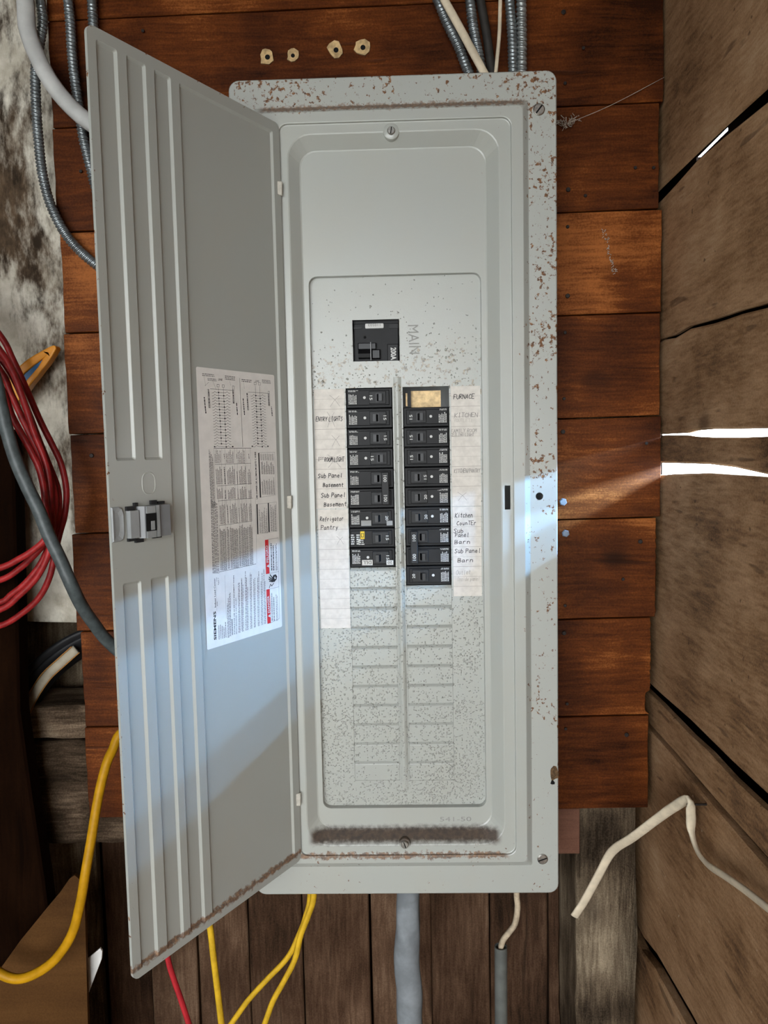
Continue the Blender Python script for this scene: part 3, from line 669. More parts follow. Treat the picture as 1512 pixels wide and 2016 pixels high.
SR1 = strip(0.0646, 0.1000, -0.0075, 0.1383, 12); SR2 = strip(0.0646, 0.0995, -0.1194, -0.0083, 9, .0002)
def write(parent, items):
    for txt, xa, xb, yb, h, ink, wd in items:
        a = P(xa, yb, YP); b = P(xb, yb, YP); st, L = strokes(txt); kx = (b.x - a.x) / L; kz = (h / FPX * .94) / 6
        mb = MB()
        for pl in st: ribbon(mb, [(a.x + x * kx + y * kz * .12, a.z + y * kz) for x, y in pl], wd, frp)
        ob('handwriting', mb.mesh('handwriting', ink), parent)
def cross(parent, xa, ya, xb, yb, ink='pencil', wd=.0004):
    mb = MB(); q = [P(x, y, YP) for x, y in ((xa, ya), (xb, yb), (xb - 1, ya + 1), (xa + 1, yb + 1))]
    mid = (q[0] + q[1]) / 2
    ribbon(mb, [(q[0].x, q[0].z), (mid.x + .0008, mid.z + .0006), (q[1].x, q[1].z)], wd, frp); ribbon(mb, [(q[2].x, q[2].z), (mid.x - .0008, mid.z), (q[3].x, q[3].z)], wd, frp)
    ob('pencil_cross', mb.mesh('pencil_cross', ink), parent)
K = .00064
write(SL1, [('ENTRY LIGHTS', 622, 674, 829.5, 8.5, 'ink', K), ('1', 627, 628, 908, 8, 'ink', K), ('ST', 630, 637, 905, 5, 'ink', .0004), ('ROOM LIGHT', 639, 677, 909, 8.5, 'ink', K),
            ('Sub Panel', 626, 674, 941, 8.5, 'ink', .00074), ('Basement', 636, 676, 959, 8, 'ink', .00074), ('Sub Panel', 632, 680, 979.5, 8.5, 'ink', .00074), ('Basement', 638, 682, 997, 8, 'ink', .00074)])
write(SL2, [('Refrigator', 630, 676, 1026, 8.5, 'ink', K), ('Pantry', 632, 665, 1043, 8.5, 'ink', K)])
write(SR1, [('FURNACE', 893, 933, 785.5, 8.5, 'ink', .0007), ('KITCHEN', 895, 940, 821.5, 8, 'pencil', K), ('(OUTLET)', 893, 930, 831, 6, 'faint', .0004), ('FAMILY ROOM', 888, 938, 851.5, 6.5, 'pencil', .0005), ('CEILING LIGHT', 887, 933, 859, 6, 'pencil', .0005), ('KITCHEN/PANTRY', 894, 945, 931, 7.5, 'pencil', .00055)])
write(SR2, [('Kitchen', 896, 930, 1019, 8.5, 'ink', K), ('CounTEr', 899, 937, 1034, 8, 'ink', K), ('Sub', 893, 912, 1049.5, 8.5, 'ink', K), ('Panel', 896, 923, 1057.5, 8, 'ink', K), ('Barn', 895, 925, 1071, 7.5, 'ink', K),
            ('Sub Panel', 895, 946, 1089, 8.5, 'ink', K), ('Barn', 901, 931, 1107, 7.5, 'ink', K), ('Outlet', 898, 926, 1131, 8.5, 'faint', K), ('Inside panel', 900, 944, 1144, 7.5, 'faint', .00045)])
for q in ((649, 778, 669, 800), (644, 811, 659, 840), (653, 857, 669, 878), (645, 895, 671, 920)): cross(SL1, *q)
cross(SL2, 663, 1056, 676, 1071); cross(SR1, 901, 969, 919, 985)

# door: pressed sheet with sunk panels, in its own frame (x = -u)
def D(u, v, y=0.0): return Vector((-u, y, v))
t_ = .0014
panels = [(.2265, .2495, .058, .431), (.1940, .2165, .058, .431), (.1630, .1840, -.4365, .431), (.0115, .1525, -.4330, .430), (.2270, .2485, -.4365, -.0568), (.1930, .2155, -.4365, -.0568)]
outer = rrect(-DW, 0, DZB, DZT, .008, 0, 6)
pl_o = [rrect(-u1, -u0, z0, z1, .0022, 0, 3) for u0, u1, z0, z1 in panels]
bm = holed(outer, pl_o)
for (u0, u1, z0, z1), lo in zip(panels, pl_o):
    b = .0026; v, f = loft([lo, rrect(-u1 + .0004, -u0 - .0004, z0 + .0004, z1 - .0004, .002, .0003, 3), rrect(-u1 + b - .0004, -u0 - b + .0004, z0 + b - .0004, z1 - b + .0004, .0014, .0021, 3), rrect(-u1 + b, -u0 - b, z0 + b, z1 - b, .001, .0024, 3)], True)
    vv = [bm.verts.new(p) for p in v]
    for q in f: bm.faces.new([vv[i] for i in q])
bmesh.ops.remove_doubles(bm, verts=bm.verts, dist=1e-6)
vv = [bm.verts.new((p[0], .0032, p[2])) for p in outer]; bm.verts.ensure_lookup_table()
base = [min(bm.verts, key=lambda q: (q.co - Vector(p)).length) for p in outer]
for i in range(len(outer)):
    k = (i + 1) % len(outer)
    if not (abs(outer[i][0]) < 1e-6 and abs(outer[k][0]) < 1e-6): bm.faces.new([base[i], base[k], vv[k], vv[i]])
bmesh.ops.recalc_face_normals(bm, faces=bm.faces)
me = bpy.data.meshes.new('door'); bm.to_mesh(me); bm.free(); me.materials.append(M['door'])
door = ob('door', me, pan, DM, label='open grey steel door with sunk panels')
so = door.modifiers.new('solidify', 'SOLIDIFY'); so.thickness = .0011; so.offset = 1 if sum(p.normal.y for p in me.polygons) > 0 else -1
# hinge tabs between cover and door
for px, py in ((551, 371), (572, 988), (589, 1573)):
    z = P(px, py, -.01).z; mb = MB()
    mb.prism([Vector((DHX - .004, -.0135, z - .0075)), Vector((DHX + .0015, -.0115, z - .0085)), Vector((DHX + .0020, -.0115, z + .0075)), Vector((DHX - .004, -.0135, z + .0075))], (.0004, .0035, 0))
    bevel(ob('hinge_tab', mb.mesh('hinge_tab', 'hinge'), pan), .0006)
def dob(name, mb, mats, smooth=False, **kw): return ob(name, mb.mesh(name, mats, smooth), door, DM, **kw)
# oval knockout mark, finger pull, latch
mb = MB(); oc = (.2125, .0355)
def oval(rx, rz, y, n=28): return [D(oc[0] + math.copysign(abs(math.cos(a)) ** .75, math.cos(a)) * rx, oc[1] + math.copysign(abs(math.sin(a)) ** .75, math.sin(a)) * rz, y) for a in np.linspace(0, 2 * math.pi, n, endpoint=False)]
v, f = loft([oval(.0088, .0112, .0002), oval(.0082, .0106, -.0004), oval(.0076, .0100, -.0004), oval(.0070, .0094, .0001)]); mb.add(v, f)
dob('oval_knockout', mb, 'door')
mb = MB()
def tabshape(g_, y):
    u1, u0, z0, z1 = .2586 - g_, .2448 + g_, -.0170 + g_, .0155 - g_
    return [D(u1, z1, y), D(u1, z0, y), D(u0 + .005, z0, y), D(u0 + .0018, z0 + .0012, y), D(u0, z0 + .006, y), D(u0, z1 - .006, y), D(u0 + .0018, z1 - .0012, y), D(u0 + .005, z1, y)]
v, f = loft([tabshape(0, 0), tabshape(0, -.0012), tabshape(.0010, -.0022), tabshape(.0030, -.0012), tabshape(.0045, -.0006)], True); mb.add(v, f)
dob('finger_pull', mb, 'latchlight')
mb = MB()
mb.prism([D(.2300, .0145, 0), D(.2300, .0145, -.004), D(.2265, .0145, -.0085), D(.2200, .0145, -.0105), D(.2130, .0145, -.0095), D(.2095, .0145, -.0080), D(.1955, .0145, -.0090), D(.1955, .0145, 0)], (0, 0, -.0305), 0)
mb.box(-.2265, -.2145, -.0110, -.0100, -.0095, .0075, 1); mb.box(-.2135, -.2098, -.0105, -.0088, -.016, .0145, 2)
mb.box(-.2255, -.2150, -.0106, -.0098, .0075, .0140, 2); mb.box(-.2255, -.2150, -.0106, -.0098, -.016, -.0095, 2)
mb.box(-.2215, -.2170, -.0114, -.0109, -.0085, .0000, 2)
dob('latch', mb, ['latch', 'void', 'latchlight'], label='grey plastic slide latch')
for u0, u1, z0, z1 in ((.2330, .2420, .0110, .0150), (.2290, .2330, .0145, .0180), (.2060, .2130, .0150, .0190), (.1965, .2040, .0150, .0175), (.2330, .2415, -.0180, -.0150), (.2240, .2330, -.0200, -.0165), (.2020, .2120, -.0180, -.0155)):
    mb = MB(); mb.box(-u1, -u0, -.0030, .0002, z0, z1); dob('latch_clip', mb, 'black2')
mb = MB(); mb.box(-.2410, -.2310, -.0060, .0, -.0150, .0110); dob('latch_cheek', mb, 'latchlight')

# the wiring sticker on the door: paper, print and red warning bars, one flat printed sheet
mb = MB(); YS = .0018
frs = lambda x, z: Vector((x, YS, z))
frq = lambda x, z: Vector((x, YS - .0002, z))
frr = lambda x, z: Vector((x, YS - .0004, z))
mb.add([(p[0], YS, p[2]) for p in rrect(-.1432, -.0203, -.1450, .1527, .002, 0, 4)], [list(range(20))], 0)
def S7(cx_, cy_):
    u, v_ = PD(370 + cx_ / 6.72, 700 + cy_ / 6.72); return (-u, v_)
def S8(cx_, cy_):
    u, v_ = PD(370 + cx_ / 6.3, 980 + cy_ / 6.3); return (-u, v_)
def ln(Sx, pts, wd=.0003, mi=1): ribbon(mb, [Sx(*p) for p in pts], wd, frq, mi)
def qd(Sx, pts, mi=1, fr_=None):
    mb.add([(fr_ or frq)(*Sx(*p)) for p in pts], [list(range(len(pts)))], mi)
def tx(Sx, s_, o_, e_, up, mi=1, bold=0.0, fr_=None):
    a, b, c_ = Sx(*o_), Sx(*e_), Sx(*up)
    put_text(mb, s_, fr_ or frq, a, (b[0] - a[0], b[1] - a[1]), (c_[0] - a[0], c_[1] - a[1]), mi, bold)
def fp(Sx, o_, e_, up, rows, mi=2, fill=.55, wm=.05, rag=.3):
    a, b, c_ = Sx(*o_), Sx(*e_), Sx(*up); dashes(mb, a, (b[0] - a[0], b[1] - a[1]), (c_[0] - a[0], c_[1] - a[1]), rows, frq, mi, fill, rag, wm)
# two wiring diagrams
for (b0x, b0y, b1x, b1y, c0x, c0y, c1x, c1y, r0, r1, xl, xr) in ((415, 430, 457, 1168, 483, 430, 520, 1205, 487, 1203, 330, 572), (905, 400, 940, 1165, 962, 405, 997, 1200, 527, 1200, 845, 1040)):
    ln(S7, [(b0x, b0y), (b1x, b1y)]); ln(S7, [(c0x, c0y), (c1x, c1y)])
    for i in range(20):
        t = i / 19; y = r0 + (r1 - r0) * t; xb = b0x + (b1x - b0x) * (y - b0y) / (b1y - b0y); xc = c0x + (c1x - c0x) * (y - c0y) / (c1y - c0y)
        s_ = 40 * t; L0, R0 = xl + s_ * .9, xr + s_ * .4
        ln(S7, [(L0, y + 8), (L0 + 22, y + 6), (L0 + 38, y - 14), (L0 + 58, y + 2), (xb, y + 1), (xc, y + 6), (R0 - 58, y + 6), (R0 - 38, y - 10), (R0 - 20, y + 10), (R0, y + 10)], .00028)
        qx = xb if i % 2 == 0 else xc; yy = y + (1 if i % 2 == 0 else 5); qd(S7, [(qx - 8, yy - 8), (qx + 8, yy - 7), (qx + 8, yy + 9), (qx - 8, yy + 8)], 1, frr)
    for qx, qy in ((b0x - 2, b0y - 35), (c0x - 2, b0y - 30)): ln(S7, [(qx - 14, qy - 15), (qx + 14, qy - 13), (qx + 14, qy + 20), (qx - 14, qy + 18), (qx - 14, qy - 15)])
tx(S7, 'LINE', (415, 328), (470, 333), (415, 300)); tx(S7, 'LINE', (908, 347), (955, 352), (908, 322), 2)
ln(S7, [(310, 438), (620, 462)]); ln(S7, [(605, 400), (625, 402), (632, 632), (610, 630), (605, 400)]); ln(S7, [(812, 482), (1090, 500)]); ln(S7, [(1075, 470), (1092, 472), (1098, 665), (1080, 660), (1075, 470)])
for o_, e_, up, rw in (((205, 270), (370, 285), (203, 228), 2), ((275, 330), (400, 345), (273, 292), 2), ((505, 320), (645, 335), (503, 258), 3), ((725, 350), (865, 362), (723, 305), 2), ((995, 365), (1115, 378), (993, 312), 3)): fp(S7, o_, e_, up, rw, 2, .5, .12, .1)
for a, b in (((225, 275), (250, 400)), ((345, 340), (390, 455)), ((565, 335), (580, 395)), ((750, 355), (762, 440))): ln(S7, [a, b], .0002, 2)
ln(S7, [(240, 400), (290, 350)], .0002); ln(S7, [(270, 445), (290, 445), (315, 690), (290, 690), (270, 445)], .00022)
fp(S7, (308, 690), (296, 450), (290, 690), 1, 1, .6, .1, .0); fp(S7, (265, 765), (240, 525), (240, 765), 1, 1, .5, .1, .1); fp(S7, (680, 785), (665, 600), (660, 785), 1, 1, .5, .15, .1)
ln(S7, [(805, 485), (822, 720), (800, 720)], .00022); fp(S7, (818, 720), (803, 490), (800, 720), 1, 1, .6, .1, 0); fp(S7, (775, 785), (755, 560), (752, 785), 1, 1, .5, .1, .1); fp(S7, (1140, 800), (1128, 670), (1120, 800), 1, 1, .5, .2, .1)
fp(S7, (628, 630), (618, 440), (612, 630), 1, 1, .6, .1, .1); fp(S7, (1096, 660), (1086, 500), (1082, 660), 1, 1, .6, .1, .1)
ln(S7, [(698, 298), (740, 1207)], .0004)
for q in ((368, 1206), (607, 1205), (866, 1200), (1072, 1200)): qd(S7, [(q[0] - 9, q[1] - 9), (q[0] + 9, q[1] - 8), (q[0] + 9, q[1] + 9), (q[0] - 9, q[1] + 8)])
# fine-print table
ln(S7, [(358, 1226), (852, 1224)], .0004); ln(S7, [(370, 1442), (846, 1425)]); ln(S7, [(400, 1727), (858, 1693)])
ln(S8, [(385, 40), (820, 5)]); ln(S8, [(395, 348), (808, 290)]); ln(S8, [(400, 922), (858, 822)], .0004)
for xa, xb in ((358, 402), (458, 480), (503, 545), (630, 655), (663, 690), (775, 800), (838, 858)): 
    ln(S7, [(xa, 1228), (xa + (xb - xa) * .45, 2000)], .00022, 2); ln(S8, [(xb - 8, 0), (xb + 8, 905 - (xb - 400) * .2)], .00022, 2)
cols = [(362, 452), (466, 498), (510, 622), (636, 660), (668, 770), (782, 834)]
for xa, xb in cols:
    rw = max(1, int((xb - xa) / 17))
    fp(S7, (xa + 6, 1425), (xa, 1235), (xb, 1425), rw, 2, .4, .1, .5) if rw > 4 else fp(S7, ((xa + xb) / 2 + 8, 1365), ((xa + xb) / 2 + 2, 1300), ((xa + xb) / 2 + 22, 1365), 1, 2, .5, .3, 0)
    fp(S7, (xa + 28, 1705), (xa + 14, 1460), (xb + 22, 1700), rw, 2, .5, .06, .35); fp(S7, (xa + 36, 1900), (xa + 28, 1735), (xb + 26, 1890), rw, 2, .5, .08, .45)
    s_ = (xa - 362) * .86
    fp(S8, (405 + s_ + 8, 330 - s_ * .12), (400 + s_, 60), (405 + s_ + (xb - xa) * .9, 330 - s_ * .12), rw, 2, .5, .06, .4)
    fp(S8, (418 + s_, 900 - s_ * .2), (405 + s_, 365 - s_ * .12), (418 + s_ + (xb - xa) * .9, 895 - s_ * .2), max(2, rw + 1), 2, .62, .03, .1)
for xa in (288, 302, 318, 334): fp(S7, (xa + 30, 2010), (xa, 1245 + (xa - 288) * 2), (xa + 41, 2010), 1, 2, .8, .03, .0)
for xa in (300, 316, 332, 350, 368): fp(S8, (xa + 20, 940), (xa - 5, 10), (xa + 32, 938), 1, 2, .8, .03, .1)
tx(S7, 'USE COPPER OR ALUMINUM 60/75 C WIRE', (938, 1900), (915, 1275), (918, 1900), 1, .02)
qd(S7, [(943, 1288), (958, 1286), (982, 1878), (965, 1880)]); ln(S7, [(958, 1284), (1162, 1280), (1175, 1845), (982, 1875)], .0002, 2)
for x in (975, 1005, 1035, 1065, 1095, 1125): fp(S7, (x + 20, 1840), (x + 6, 1600), (x + 42, 1838), 2, 2, .55, .05, .3); fp(S7, (x + 12, 1570), (x + 4, 1400), (x + 36, 1568), 2, 2, .6, .06, .4); fp(S7, (x, 1385), (x - 6, 1295), (x + 24, 1385), 2, 2, .4, .1, .1)
qd(S8, [(862, 80), (877, 79), (888, 450), (872, 453)]); qd(S8, [(1003, 66), (1017, 64), (1028, 425), (1012, 428)]); ln(S8, [(865, 80), (1112, 52), (1125, 412), (878, 452)], .0002, 2)
for x in (888, 915, 942, 968): fp(S8, (x + 14, 440), (x + 4, 120), (x + 36, 437), 2, 2, .5, .06, .4)
for x in (1032, 1058, 1084): fp(S8, (x + 8, 415), (x, 75), (x + 30, 413), 2, 2, .55, .06, .2)
# heading
tx(S8, 'SIEMENS', (368, 1762), (360, 1408), (337, 1770), 1, .03); tx(S8, 'Indoor Load Center', (362, 1362), (352, 998), (344, 1364), 1, .012); tx(S8, 'Type 1', (402, 1085), (398, 997), (387, 1086), 1, .012)
fp(S8, (383, 1345), (381, 1285), (374, 1345), 1, 2, .6, .3, 0); fp(S8, (375, 1040), (373, 990), (367, 1040), 1, 2, .6, .3, 0); ln(S8, [(372, 1400), (365, 1050)], .00015, 2); ln(S8, [(490, 1500), (470, 965)], .0002, 2)
for i in range(5): fp(S8, (395 + i * 21, 1760 - i * 6), (388 + i * 21, 1560 - i * 8), (408 + i * 21, 1760 - i * 6), 1, 2, .62, .08, .35)
for x, y0, y1, rw in ((505, 1740, 1180, 2), (530, 1720, 1160, 2), (556, 1705, 1450, 1)): fp(S8, (x, y0), (x - 10, y1), (x + 22, y0 - 4), rw, 2, .55, .04, .3)
tx(S8, 'SUITABLE FOR USE AS SERVICE EQUIPMENT WHEN', (600, 1695), (588, 965), (586, 1698), 1, .012); tx(S8, 'MAIN BREAKER IS INSTALLED', (622, 1690), (614, 1240), (610, 1692), 2, .01)
for x in (630, 672, 730, 776, 820, 868, 910, 945): fp(S8, (x + 10, 1680 - (x - 630) * .35), (x + 2, 960 - (x - 630) * .25), (x + 36, 1672 - (x - 630) * .35), 2, 2, .5, .03, .25)
for x in (668, 716): fp(S8, (x + 10, 1650), (x + 2, 900), (x + 24, 1648), 1, 2, .5, .03, .2)
# red bars
qd(S8, [(966, 524), (1008, 518), (1024, 940), (980, 948)], 3, frr); qd(S8, [(984, 1140), (1026, 1132), (1040, 1554), (998, 1566)], 3, frr)
frt = lambda x, z: Vector((x, YS - .0006, z))
tx(S8, 'PELIGRO', (1012, 800), (1000, 590), (984, 806), 4, .015, frt); tx(S8, 'DANGER', (1030, 1425), (1018, 1215), (1004, 1430), 4, .02, frt)
qd(S8, [(1018, 866), (1014, 826), (986, 850)], 4, frt); qd(S8, [(1034, 1484), (1030, 1444), (1002, 1470)], 4, frt)
ln(S8, [(1008, 518), (1133, 497), (1146, 1500), (1040, 1552)], .0003); ln(S8, [(1022, 940), (1140, 915)], .00025); ln(S8, [(1028, 1132), (1144, 1105)], .00025)
for x, b_ in ((1030, 1), (1055, 1), (1090, 2)): fp(S8, (x + 12, 905), (x + 2, 540), (x + 34, 900), b_, 1, .5, .06, .2); fp(S8, (x + 18, 1530), (x + 10, 1165), (x + 40, 1525), b_, 2, .5, .05, .2)
# struck hand pictogram
qd(S8, [(1062, 1045), (1055, 1000), (1070, 960), (1100, 950), (1118, 975), (1112, 1010), (1085, 1045)], 1, frr)
for a, b in (((1062, 1000), (1030, 955)), ((1058, 1015), (1018, 985)), ((1058, 1030), (1014, 1010)), ((1064, 1042), (1022, 1035))): ribbon(mb, [S8(*a), S8(*b)], .0013, frr, 1)
ribbon(mb, [S8(*p) for p in ((1020, 1118), (1036, 1075), (1052, 1095), (1075, 1060))], .0009, frr, 1); qd(S8, [(1080, 990), (1094, 970), (1090, 990), (1108, 995), (1086, 1010)], 0, frt)
dob('warning_sticker', mb, ['sticker', 'ink', 'inkgrey', 'red', 'white'], label='white wiring diagram sticker with red danger bars')

# ================================================================== BREAKERS (each lifts out of its slot)
def frb(y): return lambda x, z: Vector((x, y, z))
def rot_text(mb, s_, xc, zc, h, L, y, cw, mi):
    """text turned a quarter: cw reads downwards, else upwards"""
    if cw: put_text(mb, s_, frb(y), (xc - h / 2, zc + L / 2), (0, -L), (h, 0), mi, .01)
    else: put_text(mb, s_, frb(y), (xc + h / 2, zc - L / 2), (0, L), (-h, 0), mi, .01)
def pole(root, side, x0, x1, z0, z1, amp, on, style='std'):
    """one pole of a breaker. side=+1: handle towards x1 (left column); -1: mirrored"""
    g_ = .0004; zc = (z0 + z1) / 2; w_ = x1 - x0; h = z1 - z0
    X = (lambda t: x0 + t * w_) if side > 0 else (lambda t: x1 - t * w_)
    def bxs(mb, t0, t1, y0, y1, za, zb, mi=0, bev=0):
        a, b = sorted((X(t0), X(t1))); mb.box(a, b, y0, y1, za, zb, mi, bev)
    mb = MB(); bxs(mb, .01, .99, .0062, .056, z0 + g_, z1 - g_, 0, .0008)
    bxs(mb, .04, .93, .0040, .0064, z0 + .0035, z1 - .0030, 0, .0006)
    bxs(mb, .50, .86, .0022, .0045, z0 + .0048, z1 - .0044, 1, .0006)
    ob('body', mb.mesh('body', ['black', 'black2']), root)
    ht = .63 if on else .70
    mb = MB(); bxs(mb, ht - .055, ht + .075, .0014, .0030, zc - .0050, zc + .0050, 0)
    a, b = sorted((X(ht - .045), X(ht + .065))); lean = (.0018 if on else -.0018) * side * -1
    mb.prism([Vector((a, .0024, zc - .0042)), Vector((b, .0024, zc - .0042)), Vector((b - .0012 + lean, -.0050, zc - .0042)), Vector((a + .0012 + lean, -.0050, zc - .0042))], (0, 0, .0084))
    ob('handle', mb.mesh('handle', 'handle'), root)
    mb = MB()
    nt = .83 if on else .54
    if style != 'tie':
        m2 = MB(); rot_text(m2, amp, X(nt), zc, .0036, .0056, .0021, side > 0, 0); ob('rating_mark', m2.mesh('rating_mark', 'white'), root)
    if style == 'yellow':
        for k, (t, m) in enumerate(((.08, 0), (.16, 0))): dashes(mb, (X(.04 + k * .12), z0 + .004), (w_ * .08 * side, 0), (0, h * .55), 5, frb(.0038), 0, .6, .2, .4)
        m2 = MB(); bxs(m2, .245, .335, .0036, .0039, zc - .001, zc + .0085, 0); ob('emblem', m2.mesh('emblem', 'yellowlogo'), root); ln_ = ((.265, -.0 + .0015), (.315, .0015), (.315, .006), (.265, .006), (.265, .0015))
        ribbon(mb, [(X(a_), zc + b2) for a_, b2 in ln_], .0006, frb(.0034), 2)
        dashes(mb, (X(.20), z0 + .0035), (w_ * .13 * side, 0), (0, h * .3), 3, frb(.0038), 0, .5, .2, .4)
    elif style != 'plain':
        # small white approval text, quarter-turned
        a_ = X(.055); L = w_ * .18 * side
        dashes(mb, (a_, zc - h * .30), (0, h * .52), (L, 0), 6, frb(.0038), 0, .55, .25, .12)
        dashes(mb, (a_, z1 - .0048), (w_ * .22 * side, 0), (0, .0022), 2, frb(.0038), 0, .5, .3, .2)
        if style != 'tie':
            n = 12; r_ = .0017; cxd = X(.40)
            m2 = MB(); m2.add([Vector((cxd + math.cos(a2) * r_, .0037, zc + .0005 + math.sin(a2) * r_)) for a2 in np.linspace(0, 2 * math.pi, n, endpoint=False)], [list(range(n))], 0); ob('test_dot', m2.mesh('test_dot', 'white'), root)
    if style == 'white':
        for t0, t1, s_, za, zb in ((.27, .50, 'DLL', z0 + .0032, z0 + .0098), (.80, .95, '20', z0 + .0032, z0 + .0090)):
            m2 = MB(); bxs(m2, t0, t1, .0018, .0021, za, zb, 0); ob('amp_window', m2.mesh('amp_window', 'white'), root); a1, b1 = sorted((X(t0), X(t1)))
            put_text(mb, s_, frb(.0016), (b1 - .0015, zb - .0012), (-(b1 - a1 - .003), 0), (0, -(zb - za - .0026)), 2)
    if style == 'worn':
        for t0, t1, za, zb in ((.27, .49, z0 + .0032, z0 + .0098), (.82, .95, z0 + .0032, z0 + .0090)):
            m2 = MB(); bxs(m2, t0, t1, .0018, .0021, za, zb, 0); ob('amp_window', m2.mesh('amp_window', 'greyprint'), root)
    if mb.v: ob('fine_print', mb.mesh('fine_print', ['white', 'yellowlogo', 'ink', 'greyprint']), root, kind='stuff')
BREAKERS = []
def breaker(side, k0, poles, amp, on, label, style='std'):
    zs_ = LZ if side > 0 else RZ; x0, x1 = (LX0, LX1) if side > 0 else (RX0, RX1)
    r_ = empty('circuit_breaker', ((x0 + x1) / 2, .056, zs_[k0 + poles]), label, 'breaker', 'black circuit breakers in the panel'); BREAKERS.append(r_)
    for k in range(poles): pole(r_, side, x0, x1, zs_[k0 + k + 1], zs_[k0 + k], amp, on, style if poles == 1 else 'tie')
    if poles == 2:
        X = (lambda t: x0 + t * (x1 - x0)) if side > 0 else (lambda t: x1 - t * (x1 - x0)); za, zb = zs_[k0 + 2] + .0045, zs_[k0] - .0045
        a, b = sorted((X(.73), X(.89))); mb = MB(); mb.box(a, b, -.0062, -.0020, za, zb, 0, .0008); mb.box(a + .001, b - .001, -.0022, .0024, za + .006, zb - .006, 0)
        for zc in (za + .008, zb - .008): rot_text(mb, '100', X(.81), zc, .0042, .0080, -.0065, side > 0, 1)
        ob('handle_tie', mb.mesh('handle_tie', ['black2', 'white']), r_)
    return r_
breaker(1, 0, 1, '15', False, 'black 15 breaker at the top of its column, above the one beside ENTRY LIGHTS')
breaker(1, 1, 1, '15', True, 'black 15 breaker beside the ENTRY LIGHTS handwriting')
breaker(1, 2, 1, '15', True, 'black 15 breaker between the ENTRY LIGHTS and ROOM LIGHT rows')
breaker(1, 3, 1, '15', False, 'black 15 breaker beside the 1ST ROOM LIGHT handwriting')
breaker(1, 4, 2, '100', True, 'double black 100 breaker with tied handles beside Sub Panel Basement')
breaker(1, 6, 1, '20', True, 'black 20 breaker with worn grey windows beside Refrigator Pantry', 'worn')
breaker(1, 7, 1, '15', True, 'black 15 breaker with a small yellow square emblem', 'yellow')
breaker(1, 8, 1, '15', True, 'black 15 breaker with bright white windows, just above the blank knockouts', 'white')
breaker(-1, 1, 1, '15', True, 'black 15 breaker directly under the open slot, beside KITCHEN')
breaker(-1, 2, 1, '15', True, 'black 15 breaker beside the FAMILY ROOM CEILING LIGHT handwriting')
breaker(-1, 3, 1, '15', True, 'black 15 breaker beside blank rows between FAMILY ROOM and KITCHEN/PANTRY')
breaker(-1, 4, 1, '15', False, 'black 15 breaker beside the KITCHEN/PANTRY handwriting')
breaker(-1, 5, 1, '20', False, 'black 20 breaker beside the row marked only with a pencil cross under KITCHEN/PANTRY')
breaker(-1, 6, 1, '20', False, 'black 20 breaker beside the Kitchen Counter handwriting')
breaker(-1, 7, 2, '100', True, 'double black 100 breaker with tied handles beside Sub Panel Barn')
breaker(-1, 9, 1, '20', True, 'black 20 breaker beside the faint Outlet handwriting, last of its column')
# main breaker
mr = empty('main_breaker', (-0.02481, .06, 0.17064), 'large black 200A main breaker in its own square opening', 'breaker')
x0, x1, z0, z1 = main_h
mb = MB(); mb.box(x0 + .0012, x1 - .0012, .0105, .06, z0 - .004, z1 - .0035, 0, .0006); mb.box(x0 + .0012, x1 - .0012, .0125, .06, z1 - .0035, z1 + .002, 0)
mb.box(x0 + .0015, x0 + .011, .0090, .011, z1 - .010, z1 - .0075, 1); mb.box(x1 - .012, x1 - .0015, .0090, .011, z1 - .010, z1 - .0050, 1)
mb.box(-.0115, x1 - .0015, .0078, .011, z0 - .003, z0 + .0205, 1, .0008)
mb.disc((-.0385, .0104, .2003), (0, -1, 0), .0017, .0002, 12, 2)
ob('body', mb.mesh('body', ['black', 'black2', 'void']), mr)
mb = MB(); mb.box(-.0470, -.0250, .0050, .0108, .1835, .1915, 0, .0008); mb.prism([Vector((-.0465, .0100, .1725)), Vector((-.0465, .0012, .1735)), Vector((-.0465, -.0002, .1780)), Vector((-.0465, .0040, .1835)), Vector((-.0465, .0108, .1835))], (.0155, 0, 0)); mb.box(-.0305, -.0200, .0048, .0108, .1720, .1835, 0, .0012); mb.box(-.0318, -.0309, -.0004, .0052, .1700, .1915, 1)
ob('handle', mb.mesh('handle', ['handle', 'latch']), mr)
mb = MB(); mb.prism([Vector((p[0], .0096, p[2])) for p in rrect(-.0378, -.0155, .2093, .2150, .001, 0, 3)], (0, .0008, 0), 0)
put_text(mb, '110503', frb(.0094), (-.0195, .2148), (-.0145, 0), (0, -.0032), 1)
ob('number_sticker', mb.mesh('number_sticker', ['white', 'inkgrey']), mr)
mb = MB(); put_text(mb, '200A', frb(.0076), (-.0075, .1855), (0, -.0150), (.0068, 0), 0, .03); ob('rating_mark', mb.mesh('rating_mark', 'white'), mr)

for o in mr.children:
    if o.name.split('.')[0] != 'body': o.location.z += .0014
for o in BREAKERS + [mr]: o.location.y += DY

